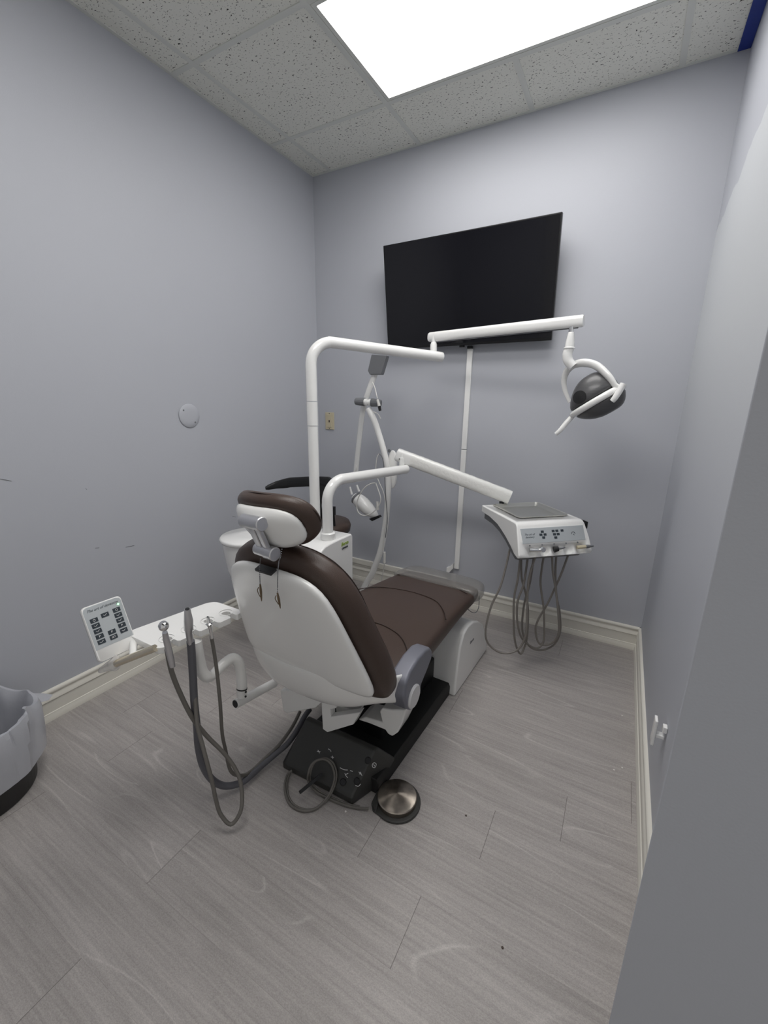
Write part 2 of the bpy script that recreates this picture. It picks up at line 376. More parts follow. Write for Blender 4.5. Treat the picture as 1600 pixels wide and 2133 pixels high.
# dark scuff marks rubbed onto the side wall
for pts, lb_ in (([(0.001,-1.494,0.653),(0.001,-1.453,0.650)], 'short dark scuff on the side wall above the keypad, higher and nearer the chair'),
                 ([(0.001,-1.624,0.688),(0.001,-1.607,0.685)], 'tiny dark scuff on the side wall straight above the keypad'),
                 ([(0.001,-1.898,1.041),(0.001,-1.882,1.035),(0.001,-1.866,1.028)], 'dark rubbed scuff on the side wall above the waste bin'),
                 ([(0.001,-1.622,0.957),(0.001,-1.617,0.952)], 'small dark dot on the side wall below the round blank plate'),
                 ([(0.001,-0.859,0.657),(0.001,-0.834,0.645)], 'thin dark scratch on the side wall beside the headrest')):
    o = G().tube(pts, .0011, n=5, smooth=3, flat=.3).make('wall_scuff', M_greyp, loc=pts[0]); tag(o, lb_, 'scuff mark', 'scuff marks on the side wall')
# wall plates
bp = thing('blank_plate', (0, -1.083, 1.248), 'round white blank cover plate screwed to the side wall', 'wall plate')
G().lathe([(.058,.0),(.060,.003),(.057,.006),(.03,.0065),(.0,.0065)], (0.0005,-1.083,1.248), (1,0,0), 40).make('plate_disc', M_wall, bp, angle=60)
for dy, dz in ((-.034, .028), (.028, -.034)):
    G().lathe([(.0042,0),(.0042,.0015),(0,.0015)], (.0066,-1.083+dy,1.248+dz), (1,0,0), 12).make('screw', M_greyp, bp)
op = thing('jack_plate', (.102, 0, 1.188), 'small ivory jack plate with two screws on the back wall', 'wall plate')
g = G().box((.064, -.008, 1.127), (.140, -.0005, 1.248)); g.make('plate', M_cream, op, bevel=.003)
G().box((.084, -.011, 1.142), (.120, -.007, 1.233)).make('insert', M_cream, op, bevel=.0015)
G().box((.097, -.0125, 1.178), (.107, -.010, 1.194)).make('socket', M_crumb, op, smooth=False)
for z in (1.135, 1.240):
    G().lathe([(.0035,0),(.0035,.0012),(0,.0012)], (.102,-.0081,z), (0,-1,0), 12).make('screw', M_inkd, op)
hk = thing('wall_hook', (W, -1.20, .37), 'small white bracket stuck low on the side wall near the passage', 'bracket')
G().box((W-.012, -1.235, .405), (W-.0005, -1.215, .425)).box((W-.034, -1.236, .352), (W-.026, -1.205, .438)).box((W-.030,-1.232,.38),(W-.004,-1.212,.392)).make('hook_body', M_white, hk, bevel=.002)

# ------------------------------------------------------------------ TV, tilted down on a wall mount
tv = thing('television', (1.09, 0, 1.9), 'large flat black TV tilted forward on the back wall', 'television')
c0 = Vector((1.093, -.065, 1.650)); tu = Vector((1, -.004, .006)).normalized(); tvv = Vector((0, -.078, .556)).normalized(); tn = tu.cross(tvv)   # toward the room
hw_, ht_ = .486, .563
def TVp(a, b, d): return c0 + tu*a + tvv*b + tn*d
G().box((-hw_, 0, -.030), (hw_, ht_, .0), TVp).make('case', M_tv, tv, bevel=.003)
G().box((-hw_+.007, .014, .0), (hw_-.007, ht_-.007, .0012), TVp).make('screen', M_screen, tv, smooth=False)
G().box((-.12, .10, -.055), (.12, .42, -.030), TVp).box((-.03,.2,-.10),(.03,.3,-.05),TVp).make('mount', M_black, tv)
G().box((-.018, -.010, -.022), (.010, 0, -.004), TVp).make('status_light', M_tv, tv, bevel=.002)

# ------------------------------------------------------------------ dental chair
CA = math.radians(2.5); CO = Vector((1.19, -1.60, 0)); CF = Vector((math.sin(CA), math.cos(CA), 0)); CR = Vector((math.cos(CA), -math.sin(CA), 0))
def CW(x, y, z): return CO + CR*x + CF*y + Vector((0,0,z))
ch = thing('dental_chair', (1.22, -1.05, 0), 'brown leather dental treatment chair with white shell and charcoal floor base', 'dental chair')
# base plate
G().loft([[CW(x*k, y, z) for x, y in ((-.175+0,.09),(.205,.09),(.205,.75),(.205,1.14),(-.175,1.14))] for k, z in ((1,.0),(1,.045),(.965,.062))]).make('base_plate', M_blacktop, ch, bevel=.004)
# sloped connection box
cb = [(1.03,-1.60,.0),(1.34,-1.595,.0),(1.40,-1.44,.0),(1.40,-1.40,0),(1.04,-1.40,0)]
ct = [(1.045,-1.60,.033),(1.335,-1.593,.033),(1.362,-1.483,.143),(1.362,-1.462,.143),(1.05,-1.466,.143),(1.05,-1.485,.143)]
bx = G().add(cb + [(1.03,-1.60,.026),(1.34,-1.597,.026),(1.40,-1.44,.062),(1.40,-1.40,.062),(1.04,-1.40,.062)] + ct,
    [(4,3,2,1,0),(0,1,6,5),(1,2,7,6),(2,3,8,7),(3,4,9,8),(4,0,5,9),(5,6,11,10),(10,11,12,15),(15,12,13,14),(6,7,12,11),(7,8,13,12),(8,9,14,13),(9,5,10,15,14)]).make('connection_box', M_dark, ch, bevel=.006, seg=3)
PN = Vector((0, -.70, .715))
for c in ((1.349,-1.507,0.115), (1.289,-1.575,0.052), (1.336,-1.558,0.066)):
    G().lathe([(.0115,-.002),(.0115,.004),(.009,.006),(0,.006)], c, PN, 18).make('knob', M_black, bx)
for pts in ([(1.259,-1.550,0.076),(1.276,-1.550,0.076),(1.290,-1.547,0.079)], [(1.299,-1.545,0.080),(1.309,-1.544,0.080)], [(1.284,-1.556,0.070),(1.293,-1.560,0.065),(1.300,-1.561,0.064)], [(1.289,-1.557,0.069),(1.296,-1.553,0.073)],
            [(1.331,-1.539,0.085),(1.340,-1.540,0.084),(1.347,-1.543,0.081)], [(1.336,-1.537,0.086),(1.342,-1.540,0.083),(1.335,-1.542,0.082)], [(1.151,-1.542,0.086),(1.164,-1.539,0.089)], [(1.152,-1.538,0.090),(1.163,-1.543,0.085)], [(1.189,-1.525,0.102),(1.200,-1.525,0.101),(1.204,-1.528,0.099)], [(1.211,-1.538,0.088),(1.223,-1.536,0.090)],
            [(1.215,-1.534,0.092),(1.221,-1.540,0.086)], [(1.336,-1.568,0.057),(1.347,-1.567,0.058),(1.352,-1.560,0.064)], [(1.373,-1.515,0.106),(1.381,-1.514,0.107),(1.382,-1.506,0.115),(1.373,-1.505,0.116),(1.369,-1.511,0.111),(1.374,-1.516,0.106)], [(1.373,-1.509,0.113),(1.379,-1.512,0.110)]):
    G().tube([Vector(q)+PN*.0022 for q in pts], .0011, n=6, smooth=3).make('printed_symbol', M_ink, bx)
G().tube([Vector((1.210,-1.591,0.060)), Vector((1.180,-1.678,0.045))], .0075, n=4, smooth=0).make('drain_tap', M_black, bx, bevel=.001)
# rear hump cover of the lift column
hump = [(-.003,0),(.000,.06),(.012,.16),(.035,.25),(.07,.298),(.12,.312),(.19,.302),(.27,.268),(.35,.215),(.42,.12),(.455,.03),(.455,0)]
hp = G().prism([CW(.232, .715+y, z) for y, z in hump], CR*-.42)
hc = hp.make('column_cover', M_white, ch, bevel=.010, seg=3)
lettering('maker_mark', 'Berca', .022, CW(.2335, .90, .20), CF, (0,0,1), M_greyp, hc, shear=.3)
G().box((-.14,.25,.05),(.12,.72,.17), CW).add([], []).make('lift_arm', M_black, ch, bevel=.01)
G().loft([[CW(x, y, z) for x, y in ((-.11,.35+dy),(.11,.35+dy),(.11,.62+dy),(-.11,.62+dy))] for z, dy in ((.16,0),(.40,-.05))]).make('lift_column', M_black, ch, bevel=.008)
# seat
OUT = sell(28, 4.5)
def loft_y(tab, mat_, name, par, grow=0.):
    g = G(); rings = []
    for (y, zt, hw, th) in tab:
        rings.append([CW(a*(hw+grow), y, zt-th/2+b*(th/2+grow)) for a, b in OUT])
    return g.loft(rings).make(name, mat_, par, sub=1)
seat_tab = [(.085,.452,.17,.03),(.095,.462,.215,.06),(.13,.472,.242,.09),(.25,.482,.250,.105),(.40,.486,.250,.108),(.55,.484,.243,.10),(.68,.474,.236,.088),(.80,.462,.230,.08),(.92,.448,.225,.075),(1.00,.440,.218,.07),(1.025,.434,.205,.055),(1.035,.426,.17,.03)]
seat = loft_y(seat_tab, M_leather, 'seat', ch)
def seat_z(y): 
    t = [(a, b) for a, b, c, d in seat_tab]; return lerp_tab(t, y)[0]
for pts in ([(-.24,.58),(-.18,.66),(-.08,.705),(.02,.715),(.12,.69),(.19,.62),(.232,.55)], [(-.23,.20),(-.15,.30),(0,.36),(.1,.35),(.17,.31),(.23,.24)], [(-.20,.90),(-.12,.925),(0,.93),(.12,.915),(.20,.88)]):
    G().tube([CW(x, y, seat_z(y)+.0005 - .006*(abs(x)/.24)**6) for x, y in pts], .0022, n=8, smooth=5).make('seam', M_leather_hi, seat)
cov = [(.90,.452,.20,.03),(.91,.456,.228,.07),(1.0,.450,.226,.085),(1.07,.442,.218,.085),(1.095,.436,.20,.07),(1.105,.426,.16,.04)]
fc = loft_y([(y, zt+.008, hw+.010, th+.012) for y, zt, hw, th in cov], M_clear, 'foot_cover', ch)
G().tube([CW(.14, .90, .405), CW(.20,.93,.34), CW(.225,.95,.33), CW(.225,.99,.345), CW(.21,1.03,.385)], .002, n=6).make('cover_wire', M_greyp, ch)
# backrest frame of reference: s up the back, d toward the sitter
BO = CW(0, .060, .285); BT = (CF*-.334 + Vector((0,0,.942))).normalized(); BN = (CF*.942 + Vector((0,0,.334))).normalized()
def BK(x, s, d): return BO + CR*x + BT*s + BN*d
def loft_s(tab, name, mat_, par, ex=4.0, n=32, sub=1):
    O = sell(n, ex); rings = [[BK(a*hw, s, dc + b*th/2) for a, b in O] for s, hw, dc, th in tab]
    return G().loft(rings).make(name, mat_, par, sub=sub)
cush = [(.150,.16,.072,.03),(.157,.235,.066,.07),(.175,.278,.058,.098),(.22,.292,.056,.108),(.28,.292,.056,.110),(.36,.276,.056,.108),(.46,.252,.056,.104),(.54,.236,.056,.10),(.60,.212,.056,.096),(.645,.175,.055,.085),(.672,.125,.054,.065),(.684,.065,.054,.03)]
bkr = loft_s(cush, 'backrest', M_leather, ch, 3.6)
def on_cushion(a, s):
    hw, dc, th_ = lerp_tab(cush, s)
    return BK(hw*a, s, dc + .985*th_/2*(1-abs(a)**3.6)**(1/3.6))
spts = [on_cushion(.93, s) for s in (.20,.26,.32,.40,.48,.54,.59,.625,.65)] + [on_cushion(a_, s) for a_, s in ((.75,.666),(.4,.673),(0,.675),(-.4,.673),(-.75,.666))] + [on_cushion(-.93, s) for s in (.65,.625,.59,.54,.48,.40,.32,.26,.20)]
G().tube(spts, .0017, n=6, smooth=4).make('seam', M_leather_hi, bkr)
shell = [(.222,.23,-.004,.03),(.232,.255,-.004,.046),(.26,.262,-.004,.052),(.36,.243,-.004,.05),(.45,.222,-.004,.048),(.53,.205,-.004,.044),(.59,.186,-.004,.038),(.625,.158,-.004,.032),(.642,.12,-.004,.022),(.648,.08,-.002,.01)]
bsh = loft_s(shell, 'back_shell', M_white, ch, 3.2)
# lower wrap-around cover carrying the armrest hub
ctab = [(-.283,.030,.175,.205),(-.270,.002,.15,.235),(-.24,-.020,.10,.25),(-.19,-.033,.068,.25),(-.1,-.038,.075,.247),(0,-.039,.09,.255),(.08,-.034,.10,.268),(.15,-.018,.112,.285),(.20,.012,.12,.29),(.235,.048,.10,.25),(.255,.08,.07,.21),(.268,.105,.045,.19),(.275,.128,.04,.18)]
ns = 6
G().loft([[BK(x, lo+(hi-lo)*j/(ns-1), d+.010*(2*j/(ns-1)-1)**2 - (.0 if j else -.006)) for x, d, lo, hi in ctab] for j in range(ns)], caps=False, closed=False).make('lower_cover', M_white, ch, solid=.012, sub=2)
# armrest
apoly = [(1.490,-1.498,0.379),(1.490,-1.522,0.438),(1.490,-1.515,0.485),(1.490,-1.485,0.510),(1.490,-1.425,0.524),(1.490,-1.363,0.523),(1.490,-1.324,0.509),(1.490,-1.300,0.484),(1.490,-1.305,0.454),(1.490,-1.349,0.426),(1.490,-1.388,0.403),(1.490,-1.400,0.363),(1.490,-1.433,0.340),(1.490,-1.467,0.352)]
arm = G().prism(apoly, (-.058, .0, .0)).make('armrest', M_arm, ch, bevel=.010, seg=3)
G().lathe([(.040,0),(.040,.004),(.036,.008),(0,.009)], (1.490,-1.456,0.402), (1,-.02,0), 36).make('hub_cap', M_disc, arm)
# lower brackets
G().prism([(0.940,-1.500,0.238),(0.951,-1.500,0.148),(0.969,-1.500,0.144),(1.114,-1.500,0.229),(1.148,-1.500,0.270),(1.123,-1.500,0.306)], (0,.05,0)).make('bracket', M_white, ch, bevel=.004)
G().prism([(1.142,-1.500,0.268),(1.145,-1.500,0.149),(1.167,-1.500,0.144),(1.282,-1.500,0.230),(1.312,-1.500,0.295),(1.184,-1.500,0.221),(1.183,-1.500,0.252),(1.208,-1.500,0.267),(1.205,-1.500,0.293)], (.0,.03,0)).make('bracket', M_white, ch, bevel=.003)
G().prism([(1.160,-1.440,0.225),(1.262,-1.440,0.231),(1.256,-1.440,0.214),(1.164,-1.440,0.188)], (.0,.05,0)).make('crossbar', M_white, ch, bevel=.003)
G().prism([(1.249,-1.420,0.175),(1.302,-1.420,0.181),(1.367,-1.420,0.183),(1.379,-1.420,0.170),(1.397,-1.420,0.168),(1.418,-1.420,0.194),(1.435,-1.420,0.241),(1.449,-1.420,0.306),(1.390,-1.420,0.281),(1.353,-1.420,0.272),(1.342,-1.420,0.253),(1.354,-1.420,0.211),(1.281,-1.420,0.202)], (.0,.09,0)).make('link_cover', M_white, ch, bevel=.006)
# headrest
HC = Vector((1.195, -1.762, 1.0225)); th = math.radians(32)
HX = Vector((.99, -.12, .06)).normalized(); HQ = Vector((0, -math.sin(th), math.cos(th))); HQ = (HQ-HX*HX.dot(HQ)).normalized(); HN = HQ.cross(HX)
hr = None
def HD(x, q, d): return HC + HX*x + HQ*q + HN*d
def disc(tab, name, m_, par, ex):
    O = sell(32, ex); return G().loft([[HD(a*hx, b*hq*(1-.18*(a*a)) if False else b*hq, d + .03*(a*hx/.14)**2) for a, b in O] for d, hx, hq in tab]).make(name, m_, par, sub=1)
hr = disc([(-.006,.10,.050),(-.004,.128,.078),(.004,.137,.086),(.020,.139,.088),(.034,.136,.085),(.044,.120,.070),(.048,.08,.042)], 'headrest', M_leather, ch, 2.5)
disc([(-.040,.050,.028),(-.036,.085,.048),(-.026,.110,.063),(-.012,.121,.071),(-.002,.123,.073)], 'headrest_shell', M_white, hr, 2.7)
G().tube([HD(.1385*math.cos(a), .0875*math.sin(a), .024+.03*(math.cos(a))**2) for a in [i*math.pi/12 for i in range(-2, 15)]], .0014, n=6, smooth=3).make('seam', M_leather_hi, hr)
# headrest bracket
hb = G()
a0, a1 = Vector((1.165,-1.779,0.954)), Vector((1.238,-1.791,0.955))
hb.lathe([(.0165,0),(.0165,(a1-a0).length*.55),(.0185,(a1-a0).length*.56),(.0185,(a1-a0).length),(.016,(a1-a0).length+.002),(0,(a1-a0).length+.002)], a0, a1-a0, 28)
hbr = hb.make('headrest_bracket', M_alu, ch); hb = G()
b0, b1 = Vector((1.161,-1.815,1.040)), Vector((1.238,-1.829,1.045))
hb.lathe([(.0165,0),(.018,.001),(.018,(b1-b0).length),(.016,(b1-b0).length+.002),(0,(b1-b0).length+.002)], b0, b1-b0, 28)
hb.make('pivot_cylinder', M_alu, hbr)
mm = (a0+a1)/2; nn = (b0+b1)/2; ax = (a1-a0).normalized(); dl = (mm-nn)
pr_ = ax.cross(dl).normalized()
for o1, w1 in ((-.016,.013),(.012,.010)):
    c = nn + ax*o1
    G().add([c+ax*sx*w1+pr_*sy*.006+dl*t for t in (.05,.98) for sx, sy in ((-1,-1),(1,-1),(1,1),(-1,1))], [(0,1,2,3),(7,6,5,4),(0,4,5,1),(1,5,6,2),(2,6,7,3),(3,7,4,0)]).make('link_bar', M_alu, hbr, bevel=.003)
G().box((-.020,.655,-.034),(.040,.664,-.010), BK).make('bracket_slot', M_black, ch, bevel=.002)

# bib chain hanging from the bracket
bc = thing('bib_chain', (1.235, -1.80, .86), 'ball chain with two small clips hanging down the white chair back', 'bib chain')
def clip(top, bot, nm):
    T_, B_ = Vector(top), Vector(bot); d_ = B_-T_
    g = G().tube([T_, T_+d_*.3, T_+d_*.5, T_+d_*.8, B_], [.0022,.0035,.0035,.0025,.001], n=8, smooth=0)
    g.tube([T_+d_*.15+Vector((-.002,-.004,.0)), T_+d_*.35+Vector((-.005,-.007,0)), T_+d_*.7+Vector((0,-.004,0))], .0012, n=6, smooth=3)
    return g.make(nm, M_clip, bc)
gs = []
def beads(pts, step=.0042, r=.0016):
    g = G(); gs.append(g); P_ = [Vector(q) for q in pts]
    for a, b in zip(P_, P_[1:]):
        n = max(1, int((b-a).length/step))
        for i in range(n):
            c = a+(b-a)*(i/n); g.lathe([(0,-r),(r*.8,-r*.6),(r,0),(r*.8,r*.6),(0,r)], c, (0,0,1), 6, caps=False)
beads([(1.285,-1.815,0.985),(1.285,-1.820,0.969),(1.278,-1.820,0.953),(1.264,-1.810,0.927),(1.251,-1.800,0.894),(1.239,-1.790,0.861),(1.238,-1.790,0.847)])
beads([(1.195,-1.800,0.937),(1.190,-1.800,0.915),(1.188,-1.800,0.887),(1.177,-1.790,0.856)])
for g in gs: g.make('chain', M_greyp, bc, angle=80)
clip((1.233,-1.785,0.844), (1.236,-1.780,0.797), 'clip'); clip((1.177,-1.790,0.857), (1.173,-1.785,0.804), 'clip')

# ------------------------------------------------------------------ foot pedal with its cord
fp = thing('foot_pedal', (1.466, -1.508, 0), 'round tarnished steel foot pedal on a charcoal plate beside the chair base', 'foot pedal')
pc = Vector((1.466, -1.508, 0))
base_out = [pc+Vector((.082*math.cos(a), .082*math.sin(a), 0)) for a in [math.radians(t) for t in range(-110, 111, 12)]]
base_out += [Vector((1.404,-1.475,0)), Vector((1.390,-1.510,0)), Vector((1.395,-1.562,0)), Vector((1.413,-1.582,0))]
G().loft([[v+Vector((0,0,z)) for v in base_out] for z in (0, .010)]).make('foot_plate', M_dark, fp, bevel=.003)
G().lathe([(.066,.0),(.068,.004),(.068,.018),(.0655,.0205),(.0,.030)], pc+Vector((0,0,.008)), (0,0,1), 48).make('pedal_dome', M_pedal, fp, angle=12)
G().prism([Vector((1.399,-1.566,.009)),Vector((1.430,-1.588,.009)),Vector((1.405,-1.510,.009)),Vector((1.394,-1.52,.009))], (0,0,.012)).make('cable_entry', M_dark, fp, bevel=.003)
cordp = [(1.081,-1.605,0.020),(1.075,-1.620,0.015),(1.087,-1.649,0.010),(1.120,-1.683,0.008),(1.159,-1.703,0.008),(1.201,-1.703,0.008),(1.234,-1.685,0.008),(1.252,-1.651,0.010),(1.261,-1.614,0.030),(1.257,-1.582,0.060),(1.235,-1.565,0.085),(1.211,-1.567,0.100),(1.188,-1.578,0.100),(1.172,-1.599,0.090),(1.172,-1.619,0.070),(1.172,-1.621,0.030),(1.211,-1.624,0.012),(1.268,-1.619,0.008),(1.323,-1.612,0.008),(1.364,-1.600,0.008),(1.399,-1.586,0.012)]
G().tube(cordp, .0042, n=10, smooth=6).tube([Vector(q)+Vector((.004,.007,0)) for q in cordp[1:-1]], .0035, n=8, smooth=6).make('cord', M_hose, fp)

# ------------------------------------------------------------------ cuspidor unit (white cabinet beside the chair)
cu = thing('cuspidor_unit', (.70, -.98, 0), 'white cabinet with round spittoon bowl standing behind the chair back', 'dental unit')
bxp = [(-1.17,.0),(-1.17,.50),(-1.165,.56),(-1.145,.62),(-1.11,.66),(-1.06,.682),(-1.0,.686),(-.93,.686),(-.84,.684),(-.83,.67),(-.83,0)]
cab = G().prism([(.843, y, z) for y, z in bxp], (-.30,0,0)).make('cabinet', M_enamel, cu, bevel=.010, seg=3)
lettering('maker_mark', 'Berca', .027, (.8445, -.905, .652), (0,1,0), (0,0,1), M_green, cab, shear=.2, bold=.0004)
lettering('country_mark', 'CANADA', .0125, (.8445, -.905, .630), (0,1,0), (0,0,1), M_inkd, cab, bold=.0005)
bw_ = G().lathe([(.0,.66),(.137,.66),(.142,.668),(.142,.676),(.135,.682),(.05,.684),(0,.684)], (.418,-1.12,0), (0,0,1), 48)
bw_.make('bowl_lid', M_enamel, cu, angle=60)
G().lathe([(.0,.42),(.06,.42),(.098,.45),(.117,.52),(.127,.60),(.132,.659),(0,.6595)], (.418,-1.12,0), (0,0,1), 48).make('bowl', M_enamel, cu, angle=60)
G().box((.45,-1.16,.42),(.56,-1.02,.64)).make('bowl_support', M_enamel, cu, bevel=.01)

# ------------------------------------------------------------------ operating light on its tall post
ol = thing('operating_light', (.665, -.90, .686), 'white swivel exam light with smoked lamp head on the tall bent post', 'exam light')
px_, py_ = .664, -.905
G().lathe([(.033,0),(.033,.022),(.029,.026),(.0,.026)], (px_,py_,.6865), (0,0,1), 32).make('collar', M_enamel, ol)
e0 = Vector((1.066,-0.300,1.567))
G().tube([(px_,py_,.70),(px_,py_,1.0),(px_,py_,1.215)], .0255, n=28, smooth=0).make('post', M_enamel, ol)
G().tube([(px_,py_,1.218),(px_,py_,1.328)], .0265, n=28, smooth=0).make('post_sleeve', M_enamel, ol)
top = Vector((0.754,-0.830,1.592)); 
pts = [Vector((px_,py_,1.331)), Vector((px_,py_,1.40)), Vector((px_,py_,1.47))]
cxy = Vector((0.681,-0.900,1.525)); 
arc0 = Vector((px_,py_,1.50)); hdir = (e0-Vector((px_,py_,e0.z))).normalized(); zt = 1.598; rb = .105
for k in range(0, 10):
    a = math.pi/2*k/9; pts.append(Vector((px_,py_,zt-rb))+hdir*(rb-rb*math.cos(a))+Vector((0,0,rb*math.sin(a))))
st = pts[-1]; 
for k in (.25,.5,.75,1): pts.append(st.lerp(e0, k))
G().tube(pts, [.0258]*len(pts), n=28, smooth=3).make('bent_arm', M_enamel, ol)
j0 = Vector((1.024,-0.315,1.589)); j1 = Vector((1.026,-0.315,1.675))
G().lathe([(.017,0),(.0185,.012),(.0185,.04),(.014,.052),(.012,.053),(.012,.085)], j0, (0,0,1), 24).make('pivot', M_enamel, ol)
l0 = Vector((0.986,-0.300,1.669)); l1 = Vector((1.757,-0.400,1.684))
dv = (l1-l0).normalized(); sd = dv.cross(Vector((0,0,1))).normalized(); uu = sd.cross(dv)
O = sell(24, 3)
rr = [(.0,.6),(.004,.85),(.012,1.0)]
L_ = (l1-l0).length
rings = [[l0+dv*t+sd*a*.021*k+uu*b*.025*k for a, b in O] for t, k in ((0,.6),(.004,.85),(.014,1),(L_-.006,1),(L_,.93))]
ua = G().loft(rings).make('upper_arm', M_enamel, ol, angle=40)
G().box((.03,-.0045,-.028),(L_-.02,.0045,-.0245), lambda t,a,b: l0+dv*t+sd*a+uu*b).make('cable_groove', M_greyp, ua, smooth=False)
# joint, cone, elbow
n0 = Vector((1.710,-0.400,1.668)); n1 = Vector((1.712,-0.400,1.641)); n2 = Vector((1.712,-0.400,1.573))
G().lathe([(.011,0),(.011,(n1-n0).length+.01)], n0, (n1-n0), 18).make('swivel_pin', M_chrome, ol)
dd = (n2-n1); 
G().lathe([(.0,0),(.012,0),(.0135,.006),(.019,dd.length*.62),(.0195,dd.length*.9),(.024,dd.length*.93),(.0245,dd.length*1.0),(.0,dd.length*1.0)], n1, dd, 28).make('cone', M_enamel, ol, angle=50)
G().tube([(1.712,-0.400,1.575),(1.707,-0.400,1.549),(1.714,-0.400,1.521),(1.737,-0.400,1.496)], [.0195,.0215,.021,.020], n=22, smooth=6).make('elbow', M_enamel, ol)
# yoke
yk = G()
ypts = [(1.734,-0.335,1.342),(1.708,-0.330,1.392),(1.697,-0.335,1.440),(1.707,-0.350,1.481),(1.737,-0.375,1.506),(1.786,-0.400,1.511),(1.837,-0.430,1.493),(1.886,-0.455,1.450),(1.916,-0.460,1.413),(1.935,-0.460,1.407)]
yk.tube(ypts, [.008,.011,.013,.015,.017,.019,.019,.017,.014,.010], n=16, smooth=6, flat=.75)
yk.make('yoke', M_enamel, ol)
G().tube([(1.945,-0.470,1.420),(1.934,-0.475,1.390),(1.922,-0.480,1.363),(1.913,-0.480,1.349)], [.0125,.0135,.0125,.0105], n=16, smooth=5).make('side_handle', M_enamel, ol)
G().tube([(1.776,-0.400,1.316),(1.761,-0.410,1.284),(1.739,-0.420,1.251),(1.718,-0.430,1.218),(1.701,-0.430,1.200)], [.010,.0115,.0115,.0105,.009], n=16, smooth=5).make('handle', M_enamel, ol)
# lamp head
hc_ = Vector((1.850,-0.400,1.352))
hu = (Vector((1.945,-0.400,1.409))-Vector((1.758,-0.400,1.279))).normalized()
hvw = Vector((.12,-.93,.10)); hvw = (hvw-hu*hvw.dot(hu)).normalized(); hnn = hvw.cross(hu).normalized()
if hnn.z < 0: hnn = -hnn
def LH(a, b, c): return hc_ + hu*a + hvw*b + hnn*c
def dome(tab, name, m_, off=0, parent=ol, ex=2.3):
    O = sell(36, ex); return G().loft([[LH(a*ru+sh, b*rv, c) for a, b in O] for c, ru, rv, sh in tab]).make(name, m_, parent, sub=1)
hd = dome([(.004,.112,.088,-.004),(.030,.106,.085,-.002),(.062,.092,.075,.004),(.090,.070,.058,.010),(.108,.045,.04,.014),(.115,.02,.02,.016)], 'lamp_head', M_lampc)
dome([(-.020,.100,.082,.006),(-.016,.118,.093,.004),(-.004,.126,.097,0),(.008,.120,.093,-.003),(.013,.105,.084,-.005)], 'lamp_rim', M_enamel, parent=hd)
dome([(-.078,.03,.03,.03),(-.070,.062,.05,.022),(-.048,.092,.07,.012),(-.022,.108,.084,.006),(-.014,.112,.086,.004)], 'reflector', M_lampc, parent=hd)
G().lathe([(.0,0),(.022,0),(.028,.003),(.028,.006),(0,.008)], LH(-.045,.078,.045)-hvw*.006, hvw+hnn*.25-hu*.2, 24).make('sensor_window', M_black, hd)

# ------------------------------------------------------------------ instrument delivery unit on the lower arm
du = thing('instrument_console', (.795, -.972, .686), 'white swing-arm instrument console with control keys over the chair foot end', 'dental console')
qx, qy = .792, -.972
G().lathe([(.036,0),(.036,.030),(.031,.034),(0,.034)], (qx,qy,.6865), (0,0,1), 32).make('collar', M_enamel, du)
e1 = Vector((0.922,-0.400,0.963)); hd2 = (Vector((e1.x,e1.y,0))-Vector((qx,qy,0))).normalized()
zt2 = .968; rb2 = .10
pts = [Vector((qx,qy,.70)), Vector((qx,qy,.76)), Vector((qx,qy,.82))]
for k in range(0, 10):
    a = math.pi/2*k/9; pts.append(Vector((qx,qy,zt2-rb2))+hd2*(rb2-rb2*math.cos(a))+Vector((0,0,rb2*math.sin(a))))
st = pts[-1]
for k in (.25,.5,.75,1): pts.append(st.lerp(e1, k))
G().tube(pts, .0255, n=28, smooth=3).make('lower_arm', M_enamel, du)
G().lathe([(.016,0),(.016,.045),(.012,.047),(.010,.07)], Vector((0.899,-0.410,0.981)), (0,0,1), 20).make('pivot', M_enamel, du)
s0 = Vector((0.859,-0.400,1.043)); s1 = Vector((1.474,-0.220,0.832))
dv2 = (s1-s0).normalized(); sd2 = dv2.cross(Vector((0,0,1))).normalized(); uu2 = sd2.cross(dv2); L2 = (s1-s0).length
O2 = sell(28, 3.2)
g = G().loft([[s0+dv2*t+sd2*a*.030*k+uu2*b*.037*k for a, b in O2] for t, k in ((0,.8),(.004,.95),(.012,1),(L2*.13,1))]); g.make('arm_end_cap', M_enamel, du)
n = 40
G().loft([[s0+dv2*(L2*.13+t*L2*.87)+sd2*a*.031*k+uu2*b*.038*k for a, b in O2] for t, k in [(i/n, 1+.012*math.sin(i*2.1)+.010*math.sin(i*5.3)) for i in range(n+1)]]).make('spring_arm', M_film, du)
for (u_, v_) in ((832, 946), (838, 948)):
    pass
for t in (.030, .048):
    c = s0+dv2*t - sd2*0; nrm = Vector((.5,-.85,0)).normalized()
    G().lathe([(.004,0),(.004,.003),(0,.003)], c+sd2*.0295*(1 if sd2.dot(nrm) > 0 else -1)-uu2*.014, sd2*(1 if sd2.dot(nrm) > 0 else -1), 10).make('screw', M_black, du)
